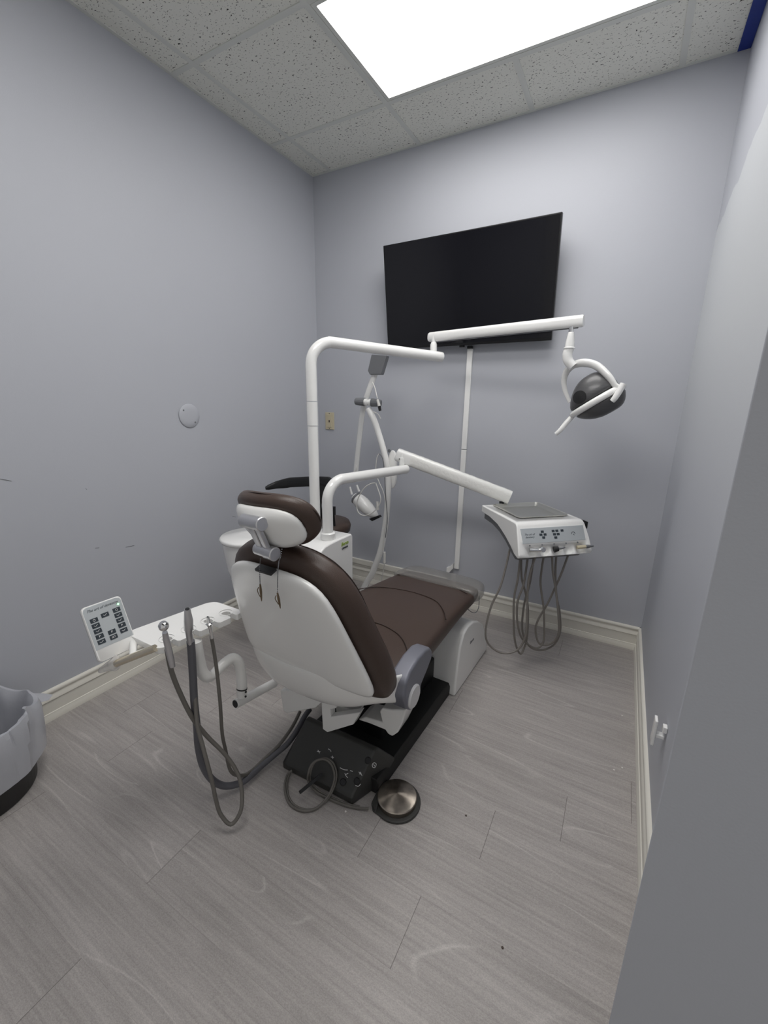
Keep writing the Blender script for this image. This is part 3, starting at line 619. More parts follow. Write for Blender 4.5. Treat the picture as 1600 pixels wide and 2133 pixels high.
# console body
U_ = Vector((.735,.678,0)).normalized(); V2 = Vector((.678,-.735,0)).normalized(); CC = Vector((1.604,-.322,.79))
def CN(u, v, z): return CC + U_*u + V2*v + Vector((0,0,z))
side_top = [(-.185,.0),(.165,.0),(.178,-.003),(.190,-.014),(.225,-.075),(.252,-.135),(.250,-.148),(.238,-.155)]
side_bot = [(.195,-.150),(.14,-.125),(.07,-.085),(0,-.058),(-.09,-.042),(-.185,-.038)]
sp_ = side_top+side_bot
def hwv(v, z): return .180 + (.018*max(0, (v-.17)/.08))
body = G().loft([[CN(s_*hwv(v, z)*k, v, z) for v, z in sp_] for s_, k in ((-1,1),(1,1))]).make('console_body', M_enamel, du, bevel=.006, seg=3)
lowp = [(-.175,-.036),(-.175,-.075),(-.08,-.080),(0,-.098),(.07,-.128),(.13,-.165),(.17,-.185),(.205,-.176),(.225,-.150),(.19,-.140),(.10,-.09),(0,-.055)]
G().prism([CN(-.165, v, z) for v, z in lowp], U_*.33).make('console_underside', M_greyp, du, bevel=.004)
# sloped control face: frame
F0 = CN(0, .1925, -.0185); FV = (CN(0,.252,-.135)-F0).normalized(); FN = U_.cross(-FV).normalized()
if FN.dot(V2) < 0: FN = -FN
def FC(u, q, d): return F0 + U_*u + FV*q + FN*d
lab = G().box((-.168,.006,-.002),(.168,.078,.0042), FC).make('control_label', M_silver, body, bevel=.001)
for (u, q) in ((-.058,.026),(-.068,.040),(-.046,.040),(-.056,.054),(.000,.026),(.020,.026),(.048,.026),(.004,.042),(.024,.042),(.008,.058)):
    G().box((u-.0075,q-.0055,.0042),(u+.0075,q+.0055,.0052), FC).make('key', M_key, lab, smooth=False)
G().tube([FC(.106+.010*math.cos(a), .046-.010*math.sin(a), .0046) for a in [math.pi*t/8 for t in range(9)]], .0013, n=6, smooth=0).tube([FC(.106,.046,.0046), FC(.110,.052,.0046)], .0013, n=6, smooth=0).make('dial_mark', M_inkd, lab)
lettering('script_mark', 'The art of\ndentistry', .013, FC(-.128,.042,.0044), U_, -FV, M_inkd, lab, shear=.4, depth=.0003)
for k in range(5):
    u = -.128 + .064*k
    G().lathe([(.0038,0),(.0038,.0012),(0,.0012)], FC(u-.006,.088,.0028), FN, 12).make('indicator', M_greyp, body)
G().lathe([(.020,0),(.020,.03),(.014,.034),(.014,.07)], CN(-.165,.0,0)+Vector((1.438,-0.240,0.787))-CN(-.165,.0,0)-Vector((0,0,.035)), (0,0,1), 20).make('console_pivot', M_black, du)
G().box((.196,.15,-.045),(.204,.19,-.01), CN).make('side_switch', M_black, body, bevel=.002)

# scoop the five holder recesses out of the lower lip and the tray well out of the top
cut = G()
cut.box((.012-.128, -.028-.128, -.011), (.012+.128, -.028+.128, .05), CN)
for k in range(5):
    c = FC(-.128+.064*k+.004, .118, .003)
    cut.lathe([(0,-.030),(.010,-.028),(.019,-.021),(.025,-.010),(.0265,0),(.025,.010),(.019,.021),(.010,.028),(0,.030)], c, FN, 24, caps=False)
cu_o = cut.make('cutter', M_white); bo = body.modifiers.new('scoop', 'BOOLEAN'); bo.object = cu_o; bo.operation = 'DIFFERENCE'; bo.solver = 'EXACT'
dg = bpy.context.evaluated_depsgraph_get(); nm_ = bpy.data.meshes.new_from_object(body.evaluated_get(dg)); body.modifiers.clear(); body.data = nm_
bpy.data.objects.remove(cu_o)

# steel tray resting on the console
tr = thing('instrument_tray', tuple(CN(.01,-.02,0)), 'shallow stainless steel tray resting on top of the white console', 'tray')
TC = CN(.012,-.028,.0015)
def rr_ring(hu_, hv_, z, rad=.018, n=6):
    out = []
    for cx, cy, a0_ in ((1,1,0),(-1,1,90),(-1,-1,180),(1,-1,270)):
        for i in range(n+1):
            a = math.radians(a0_+90*i/n); out.append(TC+U_*(cx*(hu_-rad)+rad*math.cos(a))+V2*(cy*(hv_-rad)+rad*math.sin(a))+Vector((0,0,z)))
    return out
tray = G().loft([rr_ring(.114,.114,-.0115,.012), rr_ring(.125,.125,-.001), rr_ring(.130,.130,.0015), rr_ring(.140,.140,.0015,.022), rr_ring(.141,.141,.006,.022), rr_ring(.133,.133,.0075), rr_ring(.127,.127,.001), rr_ring(.116,.116,-.0100,.012)], caps=False)
nn_ = 28
tray.f.append(tuple(range(nn_))); tray.f.append(tuple(range(7*nn_, 8*nn_))[::-1])
tray.make('tray_body', M_steel, tr, angle=30)

# handpieces in the console holders, each with its own hose
def hp_at(k): return FC(-.128+.064*k+.004, .112, .004)
def hose(name, parent, pts, r, m_): return G().tube(pts, r, n=10, smooth=6).make(name, m_, parent)
t1 = thing('air_turbine_handpiece', tuple(hp_at(0)), 'chrome round-headed handpiece lying in the first console holder', 'dental handpiece')
G().tube([hp_at(0)-U_*.016-FV*.004, hp_at(0)+U_*.02+FN*.010, hp_at(0)+U_*.032+FN*.016], [.010,.009,.008], n=14, smooth=4).make('grip', M_chrome, t1)
G().lathe([(.0,-.010),(.011,-.009),(.013,0),(.011,.009),(0,.010)], hp_at(0)+U_*.040+FN*.018, FN+FV*.3, 20).make('head', M_chrome, t1, angle=50)
t2 = thing('black_micromotor', tuple(hp_at(2)), 'short black handpiece with thin nozzle in the middle console holder', 'dental handpiece')
G().tube([hp_at(2)-U_*.018+FV*.002, hp_at(2)+U_*.002+FN*.008], [.015,.012], n=16, smooth=0).make('grip', M_black, t2)
G().tube([hp_at(2)+U_*.002+FN*.009, hp_at(2)+U_*.022+FN*.012, hp_at(2)+U_*.036+FN*.010-FV*.004], [.006,.004,.003], n=12, smooth=4).make('nozzle', M_greyp, t2)
t3 = thing('scaler_handpiece', tuple(hp_at(4)), 'cream handpiece with grey tip in the last console holder', 'dental handpiece')
G().tube([hp_at(4)-U_*.02, hp_at(4)+U_*.022+FN*.010], [.009,.0075], n=16, smooth=0).make('grip', M_cream, t3)
G().tube([hp_at(4)+U_*.022+FN*.010, hp_at(4)+U_*.03+FN*.012, hp_at(4)+U_*.058+FN*.016], [.0085,.009,.004], n=14, smooth=3).make('tip', M_greyp, t3)
HZ = [
 ([(1.560,-0.509,0.634),(1.555,-0.537,0.549),(1.544,-0.573,0.452),(1.516,-0.606,0.354),(1.506,-0.635,0.240),(1.521,-0.636,0.170),(1.572,-0.621,0.126),(1.625,-0.603,0.125),(1.667,-0.582,0.155),(1.688,-0.572,0.231),(1.682,-0.563,0.348),(1.672,-0.557,0.463),(1.675,-0.553,0.550),(1.688,-0.545,0.631)], 'grey hose in the widest loop nearest the chair foot'),
 ([(1.621,-0.550,0.619),(1.622,-0.559,0.510),(1.615,-0.566,0.422),(1.619,-0.567,0.333),(1.630,-0.560,0.220),(1.645,-0.551,0.144),(1.667,-0.531,0.093),(1.678,-0.505,0.116),(1.686,-0.503,0.187),(1.679,-0.513,0.324),(1.662,-0.519,0.414),(1.635,-0.530,0.503),(1.623,-0.531,0.601)], 'grey hose in a narrow loop close beside the widest loop'),
 ([(1.653,-0.532,0.620),(1.650,-0.551,0.486),(1.633,-0.563,0.397),(1.638,-0.565,0.305),(1.659,-0.547,0.209),(1.691,-0.512,0.149),(1.737,-0.473,0.117),(1.761,-0.447,0.156),(1.753,-0.446,0.252),(1.740,-0.449,0.344),(1.715,-0.461,0.466),(1.714,-0.470,0.559),(1.717,-0.473,0.621)], 'grey hose looping under the middle of the console'),
 ([(1.753,-0.473,0.633),(1.767,-0.469,0.540),(1.788,-0.460,0.452),(1.812,-0.459,0.336),(1.826,-0.450,0.224),(1.809,-0.442,0.162),(1.775,-0.446,0.134),(1.738,-0.453,0.140),(1.717,-0.456,0.208),(1.724,-0.446,0.268),(1.754,-0.428,0.349),(1.781,-0.419,0.447),(1.802,-0.416,0.533),(1.820,-0.401,0.628)], 'grey hose crossing over itself below the last holder'),
 ([(1.768,-0.432,0.622),(1.774,-0.433,0.528),(1.792,-0.435,0.412),(1.816,-0.425,0.322),(1.830,-0.425,0.218),(1.813,-0.423,0.140),(1.770,-0.436,0.099),(1.719,-0.454,0.095),(1.683,-0.474,0.134),(1.656,-0.489,0.211),(1.652,-0.486,0.345),(1.667,-0.477,0.464),(1.669,-0.459,0.599)], 'grey hose in the widest low loop under the console, reaching to the wall side'),
]
for pts, lab_ in HZ:
    pts = [(q[0], q[1], max(q[2], .012)) for q in pts]
    o = G().tube(pts, .0052, n=10, smooth=6).make('instrument_hose', M_hose3, loc=pts[0]); tag(o, lab_, 'hose', 'hoses hanging under the console')

# ------------------------------------------------------------------ assistant holder arm with keypad
ah = thing('assistant_console', (.92, -1.60, .28), 'white bent-tube assistant arm with a slotted instrument holder and touch keypad', 'dental arm')
t0 = Vector((0.906,-1.686,0.293)); t9 = Vector((0.915,-1.501,0.264))
tb = G().tube([t0, t9], .0165, n=24, smooth=0).make('support_tube', M_white, ah)
dt_ = (t9-t0).normalized()
G().lathe([(.0135,0),(.0135,.001),(0,.001)], t0-dt_*.0015, dt_, 24).make('tube_opening', M_black, tb)
for (u_, v_) in ((511,1441),(511,1450)):
    pass
for c in ((0.950,-1.673,0.352), (0.952,-1.677,0.337)):
    G().lathe([(.0036,0),(.0036,.003),(0,.003)], c, (.6,-.75,.2), 10).make('screw', M_black, tb)
bend = [(0.922,-1.668,0.322),(0.924,-1.668,0.340),(0.927,-1.668,0.390),(0.926,-1.668,0.432),(0.925,-1.676,0.467),(0.919,-1.692,0.485),(0.915,-1.717,0.484),(0.914,-1.744,0.476),(0.917,-1.774,0.469),(0.917,-1.795,0.478),(0.913,-1.807,0.505),(0.913,-1.812,0.546),(0.916,-1.817,0.584),(0.916,-1.818,0.618)]
G().tube(bend, [.0175]*6+[.0165]*3+[.018]*5, n=24, smooth=5).make('bent_tube', M_white, ah)
G().tube([(0.926,-1.668,0.355),(0.926,-1.669,0.351)], .0186, n=24, smooth=0).make('rubber_ring', M_black, ah)
# slotted holder: long axis along y
hz = .652
def HT(a, b, z): return Vector((.745 + .033*a/.265 + b, -1.932 + a, hz+z))     # a along, b across
outl = []
def arcp(cx, cy, r, a0_, a1_, n=6): return [(cx+r*math.cos(math.radians(a0_+(a1_-a0_)*i/n)), cy+r*math.sin(math.radians(a0_+(a1_-a0_)*i/n))) for i in range(n+1)]
Wd, Ln = .172, .265
outl += arcp(.045+.01, .03, .03, 180, 270)          # near end, wall side
slots = [.045, .112, .176, .240]
outl = []
# go along the open side (b = Wd) from near end to far end with slots opening toward +b
outl += [(.004, .030), (.016, .004)][::-1][:0]
pth = arcp(.022, Wd-.022, .022, 180, 90, 5)
for sx in slots:
    r_ = .0125; o_ = .009
    pth += [(sx-o_-.006, Wd), (sx-o_, Wd-.006), (sx-o_, Wd-.030)] + [(sx+r_*math.cos(math.radians(t)), Wd-.040+r_*math.sin(math.radians(t))) for t in (135,165,195,225,255,285,315,345,375,405)] + [(sx+o_, Wd-.030), (sx+o_, Wd-.006), (sx+o_+.004, Wd)]
pth += arcp(.262, Wd-.020, .018, 90, 0, 5)
pth += arcp(.245, .05, .035, 0, -90, 5)
pth += arcp(.030, .03, .03, -90, -180, 5)
# triangulate robustly with bmesh n-gon by building as strips
tp_ = [HT(a, b, 0) for a, b in pth]; bt_ = [HT(a, b, -.020) for a, b in pth]
hold = G().add(tp_+bt_, [tuple(range(len(pth))), tuple(range(2*len(pth)-1, len(pth)-1, -1))]+[(i, (i+1)%len(pth), (i+1)%len(pth)+len(pth), i+len(pth)) for i in range(len(pth))])
holder = hold.make('instrument_holder', M_enamel, ah, bevel=.003)
for sx in slots:
    G().lathe([(.0215,0),(.0225,.0012),(.0205,.0018)], HT(sx, Wd-.040, .0005), (0,0,1), 28, caps=False).make('slot_rim', M_white, holder)
G().box((.02,.03,-.045),(.24,.10,-.019), HT).make('holder_underside', M_white, ah, bevel=.01)
# keypad
K0 = Vector((.788,-2.03,.620)); K1 = Vector((.794,-1.924,.620)); K3 = Vector((.725,-2.03,.770))
KU = (K1-K0).normalized(); KV = (K3-K0); KV = (KV-KU*KV.dot(KU)).normalized(); KN = KU.cross(KV)
kw, kh = .1065, .161
def KP(a, b, d): return K0+KU*a+KV*b+KN*d
def kring(ins, d, rad): 
    o_ = []
    for cx, cy, a0_ in ((kw-ins-rad,kh-ins-rad,0),(ins+rad,kh-ins-rad,90),(ins+rad,ins+rad,180),(kw-ins-rad,ins+rad,270)):
        for i in range(6):
            a = math.radians(a0_+90*i/5); o_.append(KP(cx+rad*math.cos(a), cy+rad*math.sin(a), d))
    return o_
kp = G().loft([kring(.004,-.016,.010), kring(0,-.012,.012), kring(0,-.002,.012), kring(.0015,0,.011)]).make('keypad', M_enamel, ah, angle=50)
face = [KP(a, b, .0006) for a, b in ((.003,.036),(kw-.003,.036),(kw-.003,kh-.014),(kw-.006,kh-.006),(kw-.014,kh-.003),(.014,kh-.003),(.006,kh-.006),(.003,kh-.014))]
kf = G().loft([[v-KN*.001 for v in face], face]).make('keypad_label', M_silver, kp, smooth=False)
keys = [(.022,.118,'o'),(.022,.102,'~'),(.022,.086,'~'),(.022,.070,'P'),(.022,.054,'~'),(.052,.122,'~'),(.054,.069,'P'),(.054,.053,'SET'),(.084,.124,'o'),(.084,.108,'~'),(.084,.092,'~'),(.084,.076,'P'),(.084,.060,'~')]
for a, b, s_ in keys:
    kk = G().box((a-.010,b-.006,.0006),(a+.010,b+.006,.0016), KP).make('key', M_key, kf, smooth=False)
    kk['label'] = 'dark slate key'
    c = KP(a, b, .0018)
    if s_ in ('P', 'SET'): lettering('key_symbol', s_, .009 if s_ == 'P' else .007, c, KU, KV, M_ink, kf, depth=.0002)
    elif s_ == 'o': G().tube([c+KU*.003*math.cos(t)+KV*.003*math.sin(t) for t in [i*math.pi/4 for i in range(9)]], .0005, n=5, smooth=0).make('key_symbol', M_ink, kf)
    else: G().tube([c-KU*.005+KV*.001, c-KU*.001-KV*.002, c+KU*.002+KV*.001, c+KU*.005+KV*.0015], .0005, n=5, smooth=2).make('key_symbol', M_ink, kf)
lettering('script_mark', 'The art of dentistry', .0105, KP(.052,.146,.001), KU, KV, M_inkd, kf, shear=.5, depth=.0002)
G().lathe([(.0025,0),(.0025,.0012),(0,.0014)], KP(.093,.138,.0006), KN, 12).make('led', M_led, kf)
G().tube([HT(.0,.10,-.03), HT(-.03,.09,-.03), K1-KN*.01+KV*.025], .011, n=16, smooth=0).make('keypad_stem', M_white, ah)
G().tube([Vector((0.901,-1.935,0.653)), Vector((0.795,-1.992,0.600))], .0105, n=18, smooth=0).make('rod', M_wood, ah)
random.seed(3)
wr = [(0,.03),(.2,.028),(.4,.022),(.6,.016),(.8,.014),(1,.010)]
w0, w1 = Vector((0.799,-1.988,0.605)), Vector((0.727,-2.009,0.570))
G().loft([[w0.lerp(w1, t)+Vector((0,math.cos(a)*r_*(.35+.3*random.random()),math.sin(a)*r_*(.6+.5*random.random())-t*.01)) for a in [2*math.pi*j/14 for j in range(14)]] for t, r_ in wr]).make('plastic_wrap', M_wrap, ah, sub=1)

# suction and syringe instruments in the holder
def slot(k): return HT(slots[k], Wd-.040, 0)
i1 = thing('air_water_syringe', tuple(slot(0)), 'chrome ball-headed syringe with brown-grey hose nearest the keypad', 'dental syringe')
h1 = Vector((0.953,-1.934,0.737)); b1_ = Vector((0.945,-1.927,0.693)); b2_ = Vector((0.942,-1.917,0.597))
G().lathe([(0,-.013),(.009,-.0115),(.0135,-.004),(.0135,.004),(.009,.011),(.006,.014),(0,.014)], h1, b1_-h1, 24).make('head', M_chrome, i1, angle=60)
for q in ((0.967,-1.943,0.751), (0.976,-1.938,0.752)): G().lathe([(.0022,0),(.0022,.0015),(0,.002)], q, (.6,-.7,.5), 10).make('button', M_black, i1)
G().tube([h1+(b1_-h1)*.5, b1_, b1_.lerp(b2_,.5), b2_], [.007,.0085,.009,.0075], n=18, smooth=4).make('grip', M_alu, i1)
G().tube([(0.930,-1.919,0.650),(0.917,-1.909,0.589),(0.917,-1.902,0.536),(0.923,-1.887,0.458),(0.934,-1.869,0.380),(0.953,-1.845,0.309),(0.990,-1.820,0.243),(1.020,-1.807,0.192),(1.046,-1.807,0.146),(1.066,-1.821,0.099),(1.074,-1.840,0.063),(1.060,-1.867,0.036),(1.035,-1.881,0.075),(1.023,-1.884,0.128),(1.013,-1.883,0.190),(0.997,-1.882,0.258),(0.976,-1.877,0.314),(0.956,-1.872,0.369),(0.937,-1.856,0.454),(0.923,-1.843,0.526),(0.928,-1.838,0.608)], [.0072]*6+[.0062]*15, n=12, smooth=6).make('hose', M_hose, i1)
i2 = thing('suction_handpiece', tuple(slot(1)), 'wide grey suction handpiece with open top and thick slate hose', 'suction tube')
c0_, c1_, c2_, c3_ = Vector((0.977,-1.875,0.768)), Vector((0.972,-1.872,0.730)), Vector((0.964,-1.870,0.691)), Vector((0.957,-1.864,0.647))
G().tube([c0_, c0_.lerp(c1_,.8), c1_, c1_.lerp(c2_,.7), c2_, c3_], [.0082,.0115,.0125,.0125,.0095,.0085], n=24, smooth=0).make('grip', M_alu, i2, angle=25)
G().lathe([(.0062,0),(.0062,.001),(0,.001)], c0_-(c1_-c0_).normalized()*.0012, c1_-c0_, 20).make('mouth', M_black, i2)
G().tube([(0.956,-1.862,0.654),(0.951,-1.860,0.612),(0.940,-1.857,0.524),(0.930,-1.856,0.430),(0.923,-1.852,0.339),(0.913,-1.849,0.251),(0.912,-1.840,0.165),(0.923,-1.820,0.094),(0.941,-1.788,0.047),(0.966,-1.744,0.031),(0.971,-1.696,0.025),(0.973,-1.648,0.024),(0.988,-1.588,0.035),(1.005,-1.539,0.051),(1.007,-1.484,0.072),(1.002,-1.432,0.095),(0.999,-1.397,0.100)], [.0115]*11+[.0105]*6, n=16, smooth=6).make('hose', M_hose2, i2)
i3 = thing('saliva_ejector', tuple(slot(2)), 'small chrome saliva ejector with thin dark hose in the third slot', 'suction tube')
d0_, d1_, d2_ = Vector((0.970,-1.808,0.710)), Vector((0.972,-1.807,0.690)), Vector((0.974,-1.804,0.637))
G().tube([d0_, d1_, d1_.lerp(d2_,.05), d1_.lerp(d2_,.2), d2_], [.0038,.0055,.010,.006,.0042], n=18, smooth=0).make('grip', M_chrome, i3, angle=25)
G().lathe([(.0024,0),(.0024,.001),(0,.001)], d0_-(d1_-d0_).normalized()*.0012, d1_-d0_, 14).make('mouth', M_black, i3)
G().tube([(0.971,-1.803,0.648),(0.973,-1.798,0.543),(0.977,-1.800,0.411),(0.968,-1.797,0.283),(0.966,-1.788,0.200),(0.964,-1.782,0.141),(0.968,-1.770,0.098),(0.966,-1.727,0.049),(0.961,-1.677,0.027),(0.964,-1.627,0.030),(0.980,-1.565,0.049),(0.986,-1.493,0.080),(0.977,-1.431,0.106)], [.0055]*6+[.0065]*7, n=12, smooth=6).make('hose', M_hose, i3)

# ------------------------------------------------------------------ articulated lamp stand behind the chair
xs = thing('articulated_lamp_stand', (.60, -.34, 0), 'white articulated stand with curved pole, grey knobs and hanging lamp head', 'lamp stand')
G().lathe([(.0,0),(.13,0),(.14,.010),(.13,.022),(.03,.034),(0,.036)], (.585,-.34,0), (0,0,1), 40).make('stand_base', M_white, xs)
cpts = [(.585,-.34,.02),(.600,-.34,.12)] + [(0.669,-0.350,0.241),(0.693,-0.350,0.303),(0.728,-0.350,0.399),(0.754,-0.350,0.515),(0.769,-0.350,0.624),(0.780,-0.350,0.753),(0.782,-0.350,0.853),(0.770,-0.350,0.963),(0.745,-0.350,1.055),(0.715,-0.350,1.138),(0.681,-0.350,1.220),(0.638,-0.350,1.290)]
G().tube(cpts, [.0195]*6+[.0185]*8, n=20, smooth=5).make('curved_pole', M_white, xs)
kc = Vector((0.637,-0.350,1.326))
kn_ax = Vector((.93,.12,-.05)).normalized()
G().lathe([(.0,-.024),(.019,-.024),(.020,-.02),(.020,-.006),(.013,-.004),(.013,.004),(.020,.006),(.020,.02),(.019,.024),(0,.024)], kc, kn_ax, 24).make('clamp', M_white, xs)
for s_ in (-1, 1):
    G().lathe([(.0,.022),(.0245,.022),(.025,.027),(.0205,.078),(.018,.082),(0,.082)], kc, kn_ax*s_, 14).make('knob', M_greyp, xs, angle=20)
fa = [Vector((0.679,-0.330,1.504)), Vector((0.628,-0.330,1.389)), Vector((0.576,-0.310,1.277)), Vector((0.545,-0.300,1.117)), Vector((0.517,-0.290,0.949)), Vector((0.506,-0.290,0.839))]
G().tube(fa, .018, n=16, smooth=4, flat=.6).make('flat_arm', M_white, xs)
G().prism([Vector(q) for q in [(0.664,-0.360,1.590),(0.639,-0.360,1.502),(0.652,-0.360,1.481),(0.729,-0.360,1.480),(0.764,-0.360,1.581)]], (-.01,.05,.0)).make('hinge_cover', M_greyp, xs, bevel=.004)
# head
m0, m1 = Vector((0.501,-0.300,0.739)), Vector((0.679,-0.300,0.617))
md = (m1-m0); L3 = md.length
hdx = G().lathe([(0,0),(.022,.002),(.036,.015),(.044,L3*.25),(.047,L3*.40),(.042,L3*.62),(.030,L3*.85),(.018,L3*.97),(0,L3)], m0, md, 28).make('lamp_body', M_white, xs, angle=60)
G().lathe([(.033,.012),(.041,.020),(.0425,.028),(.038,.030)], m0, md, 28, caps=False).make('grey_ring', M_greyp, hdx)
for c in ([(0.492,-0.310,0.746),(0.478,-0.310,0.795)], [(0.548,-0.310,0.772),(0.530,-0.310,0.813)]): G().tube(c, [.008,.006], n=12, smooth=0).make('nozzle', M_white, hdx)
G().prism([(0.645,-0.350,0.614),(0.714,-0.350,0.646),(0.725,-0.350,0.635),(0.669,-0.350,0.602)], (0,.03,0)).make('lens_clip', M_black, hdx, bevel=.002)
G().tube([(0.536,-0.330,0.943),(0.542,-0.335,0.920),(0.521,-0.335,0.878)], .0028, n=8, smooth=4).make('cable', M_cable, xs)
G().tube([(0.700,-0.370,0.854),(0.672,-0.375,0.846),(0.634,-0.380,0.819),(0.596,-0.385,0.763),(0.578,-0.385,0.703),(0.592,-0.385,0.655),(0.638,-0.385,0.643),(0.697,-0.385,0.673),(0.740,-0.385,0.725),(0.750,-0.385,0.768),(0.729,-0.380,0.817),(0.709,-0.375,0.856)], .0034, n=8, smooth=5).make('looped_cable', M_cable, xs)
G().tube([(0.724,-0.380,0.742),(0.728,-0.380,0.692)], [.008,.009], n=10, smooth=3).make('cable_plug', M_cable, xs)
G().tube([(0.672,-0.360,1.439),(0.694,-0.370,1.407),(0.720,-0.385,1.348)], .0028, n=8, smooth=4).make('cable', M_cable, xs)
G().tube([(0.720,-0.385,1.343),(0.733,-0.385,1.306)], [.007,.009], n=10, smooth=0).make('cable_plug', M_cable, xs)
G().tube([(0.733,-0.385,1.306),(0.739,-0.385,1.280)], [.009,.008], n=10, smooth=0).make('plug_cap', M_black, xs)
G().tube([(0.680,-0.360,1.272),(0.715,-0.370,1.262),(0.735,-0.370,1.236)], .0028, n=8, smooth=4).make('cable', M_cable, xs)
for dx in (0, 5):
    pass
G().tube([(0.730,-0.375,1.034),(0.717,-0.380,1.005),(0.712,-0.380,0.918),(0.736,-0.380,0.862),(0.770,-0.380,0.793),(0.792,-0.380,0.662),(0.774,-0.380,0.536),(0.772,-0.380,0.433)], .0026, n=8, smooth=5).make('cable', M_cable, xs)
G().tube([(0.730,-0.375,1.034),(0.757,-0.380,1.008),(0.771,-0.380,0.924),(0.780,-0.380,0.794),(0.795,-0.380,0.647),(0.784,-0.380,0.523)], .0026, n=8, smooth=5).make('cable', M_greyp, xs)
G().tube([(0.779,-0.380,0.428),(0.780,-0.380,0.358)], [.008,.009], n=10, smooth=0).make('inline_switch', M_cable, xs)
G().tube([(0.780,-0.380,0.358),(0.762,-0.370,0.266),(0.733,-0.360,0.166)], .0026, n=8, smooth=4).make('cable', M_cable, xs)
# flat oval control box hanging beside the pole
ob = G(); OO = sell(28, 2.6); oc = Vector((0.793,-0.320,0.938))
ob.loft([[oc+Vector((.030*a*k, -.012+d_, .115*b*k)) for a, b in OO] for d_, k in ((0,.86),(.004,.96),(.012,1),(.020,.96),(.024,.86))]).make('control_box', M_white, xs)
G().lathe([(.010,0),(.010,.002),(0,.002)], (0.782,-0.345,1.051), (0,-1,0), 16).make('control_button', M_greyp, xs)

# ------------------------------------------------------------------ assistant stool behind the cabinet
sx_, sy_ = .42, -.55
so = thing('assistant_stool', (sx_, sy_, 0), 'black and brown wheeled stool with curved armrest behind the white cabinet', 'stool')
G().lathe([(0,.545),(.165,.545),(.182,.560),(.187,.590),(.178,.612),(.13,.622),(0,.624)], (sx_,sy_,0), (0,0,1), 40).make('stool_seat', M_leather, so, angle=60)
G().tube([(sx_,sy_,.06),(sx_,sy_,.30)], .026, n=16, smooth=0).tube([(sx_,sy_,.30),(sx_,sy_,.545)], .016, n=16, smooth=0).make('column', M_black, so)
for k in range(5):
    a = 2*math.pi*k/5+.3; e = Vector((sx_+.22*math.cos(a), sy_+.22*math.sin(a), .075))
    lg = G().tube([(sx_,sy_,.10), e], [.018,.012], n=10, smooth=0).make('leg', M_black, so)
    G().tube([e, e-Vector((0,0,.03))], .006, n=8, smooth=0).lathe([(0,-.011),(.026,-.011),(.026,.011),(0,.011)], e-Vector((0,0,.048)), (math.sin(a),-math.cos(a),0), 16).make('caster', M_black, lg)
band = [(0.175,-0.750,0.828),(0.212,-0.700,0.843),(0.289,-0.660,0.860),(0.400,-0.640,0.874),(0.497,-0.630,0.883),(0.565,-0.630,0.887)]
bt = G(); rings = []
BP = [Vector(b_) for b_ in band]
dense = []
for i in range(len(BP)-1):
    for k in range(4): dense.append((BP[i].lerp(BP[i+1], k/4), (i+k/4)/(len(BP)-1)))
dense.append((BP[-1], 1.0))
OB = sell(14, 3)
for q, t in dense:
    i = min(int(t*(len(BP)-1)), len(BP)-2); tg = (BP[i+1]-BP[i]); nr = Vector((tg.y,-tg.x,0)).normalized()
    hh = .012+.018*min(1, t*3)
    if t in (0, 1): hh *= .7
    rings.append([q+nr*a*.014+Vector((0,0,1))*b*hh for a, b in OB])
bt.loft(rings).make('curved_armrest', M_black, so)
spn = [(0.490,-0.630,0.868),(0.478,-0.630,0.818),(0.454,-0.620,0.756),(0.455,-0.610,0.704),(0.475,-0.600,0.651),(0.488,-0.600,0.612)]
G().tube(spn, [.045,.042,.034,.028,.024,.02], n=14, smooth=5, flat=.35).make('armrest_support', M_black, so)
G().box((.545,-.625,.69),(.575,-.605,.74)).tube([(.56,-.6,.62),(.56,-.61,.70)], .008, n=8, smooth=0).make('height_lever', M_black, so)

# ------------------------------------------------------------------ waste bin with liner
tbn = thing('waste_bin', (.195, -2.215, 0), 'round black waste bin standing against the wall at the picture edge', 'waste bin')
TBX, TBY = .200, -2.212
G().lathe([(0,0),(.158,0),(.163,.006),(.186,.215),(.190,.222),(.184,.222),(.158,.012),(0,.010)], (TBX,TBY,0), (0,0,1), 48, caps=False).make('bin_body', M_black, tbn, angle=50)
bg = G(); random.seed(11); n = 110
prof_b = [(.140,.05,0),(.152,.11,.15),(.162,.17,.35),(.170,.215,.8),(.176,.250,1.4),(.184,.278,2.0),(.192,.292,2.4),(.200,.290,2.4),(.206,.270,2.2),(.208,.240,1.7),(.209,.205,1.4),(.208,.170,1.1),(.206,.138,.8),(.204,.108,.6)]
fold = [random.uniform(-1, 1) for _ in range(n)]
fold = [.5*fold[i]+.3*fold[i-1]+.2*fold[(i+1) % n] for i in range(n)]
ph = [random.uniform(0, 6.28) for _ in range(8)]
rings = []
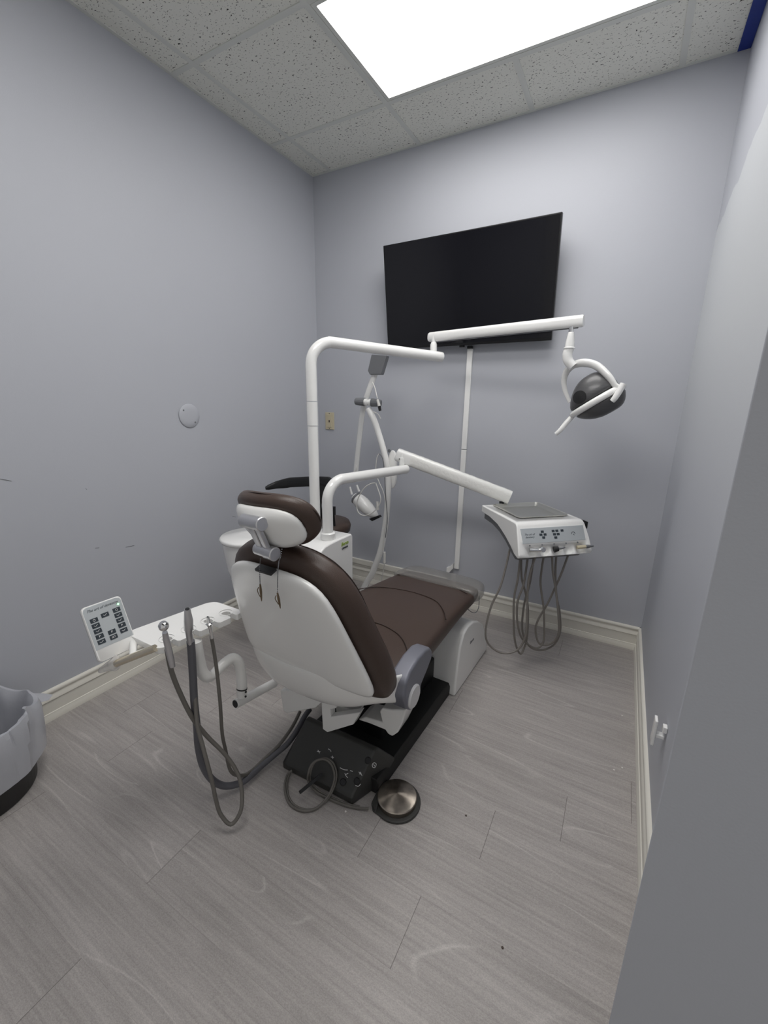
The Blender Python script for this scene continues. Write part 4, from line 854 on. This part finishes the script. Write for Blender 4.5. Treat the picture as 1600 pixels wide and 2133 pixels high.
for q, (r_, z_, k_) in enumerate(prof_b):
    ring = []
    for j in range(n):
        a = 2*math.pi*j/n
        sh = .35*math.sin(q*.55+ph[6])        # folds lean as they run down
        u = (j + q*1.1*math.sin(ph[5]+a*2)) % n; i0 = int(u); fr_ = u-i0
        fv = fold[i0 % n]*(1-fr_)+fold[(i0+1) % n]*fr_
        w = .0075*k_*fv + .0035*k_*abs(math.sin(5*a+ph[0]+sh)) - .002*k_
        dz = (.016*math.sin(3*a+ph[3])+.009*math.sin(8*a+ph[4])+.008*fv)*min(k_, 2)*.6
        rr_ = r_+w
        if q >= 8: rr_ = max(rr_, .1935)
        x_, y_ = TBX+rr_*math.cos(a), TBY+rr_*math.sin(a)
        ring.append((max(x_, .004), y_, z_+dz))
    rings.append(ring)
bg.loft(rings, caps=False)
lb = bg.make('bin_liner', M_bag, loc=(TBX,TBY,.05), angle=28)
tag(lb, 'crumpled translucent grey bin liner folded over the rim of the black bin', 'bin liner')
fl = thing('liner_flap', (.33, -2.06, .23), 'loose corner of the grey bin liner sticking out towards the skirting', 'bin liner')
fl2 = [(0.093,-2.012,0.241),(0.106,-1.986,0.224),(0.126,-1.955,0.211),(0.137,-1.931,0.192),(0.149,-1.950,0.186),(0.140,-1.978,0.188),(0.166,-2.010,0.192),(0.168,-2.030,0.199)]
G().prism(fl2, (.01,.0,.004)).make('flap_sheet', M_bag, fl, bevel=.001)

# ------------------------------------------------------------------ crumbs on the floor
for (x, y, m_, lb_) in (((1.886,-1.732,0.000)[0], (1.886,-1.732,0.000)[1], M_crumb, 'tiny dark crumb alone on the open plank floor near the doorway'),
                       ((1.690,-1.437,0.000)[0], (1.690,-1.437,0.000)[1], M_crumb, 'tiny dark crumb on the floor just beyond the foot pedal'),
                       ((2.144,-0.955,0.000)[0], (2.144,-0.955,0.000)[1], M_crumbw, 'pale crumb beside the side skirting, the one closer to it of a pair'),
                       ((2.117,-0.981,0.000)[0], (2.117,-0.981,0.000)[1], M_crumbw, 'pale crumb of a pair by the side skirting, the one further out'),
                       ((2.140,-0.638,0.000)[0], (2.140,-0.638,0.000)[1], M_crumbw, 'single pale crumb by the side skirting towards the back wall'),
                       ((1.333,-1.626,0.000)[0], (1.333,-1.626,0.000)[1], M_crumbw, 'pale crumb on the floor next to the foot pedal cord')):
    o = G().lathe([(0,0),(.0035,.0004),(.003,.002),(0,.003)], (x,y,0), (.2,.1,1), 7).make('floor_crumb', m_, loc=(x,y,0))
    tag(o, lb_, 'crumb', 'crumbs on the plank floor')
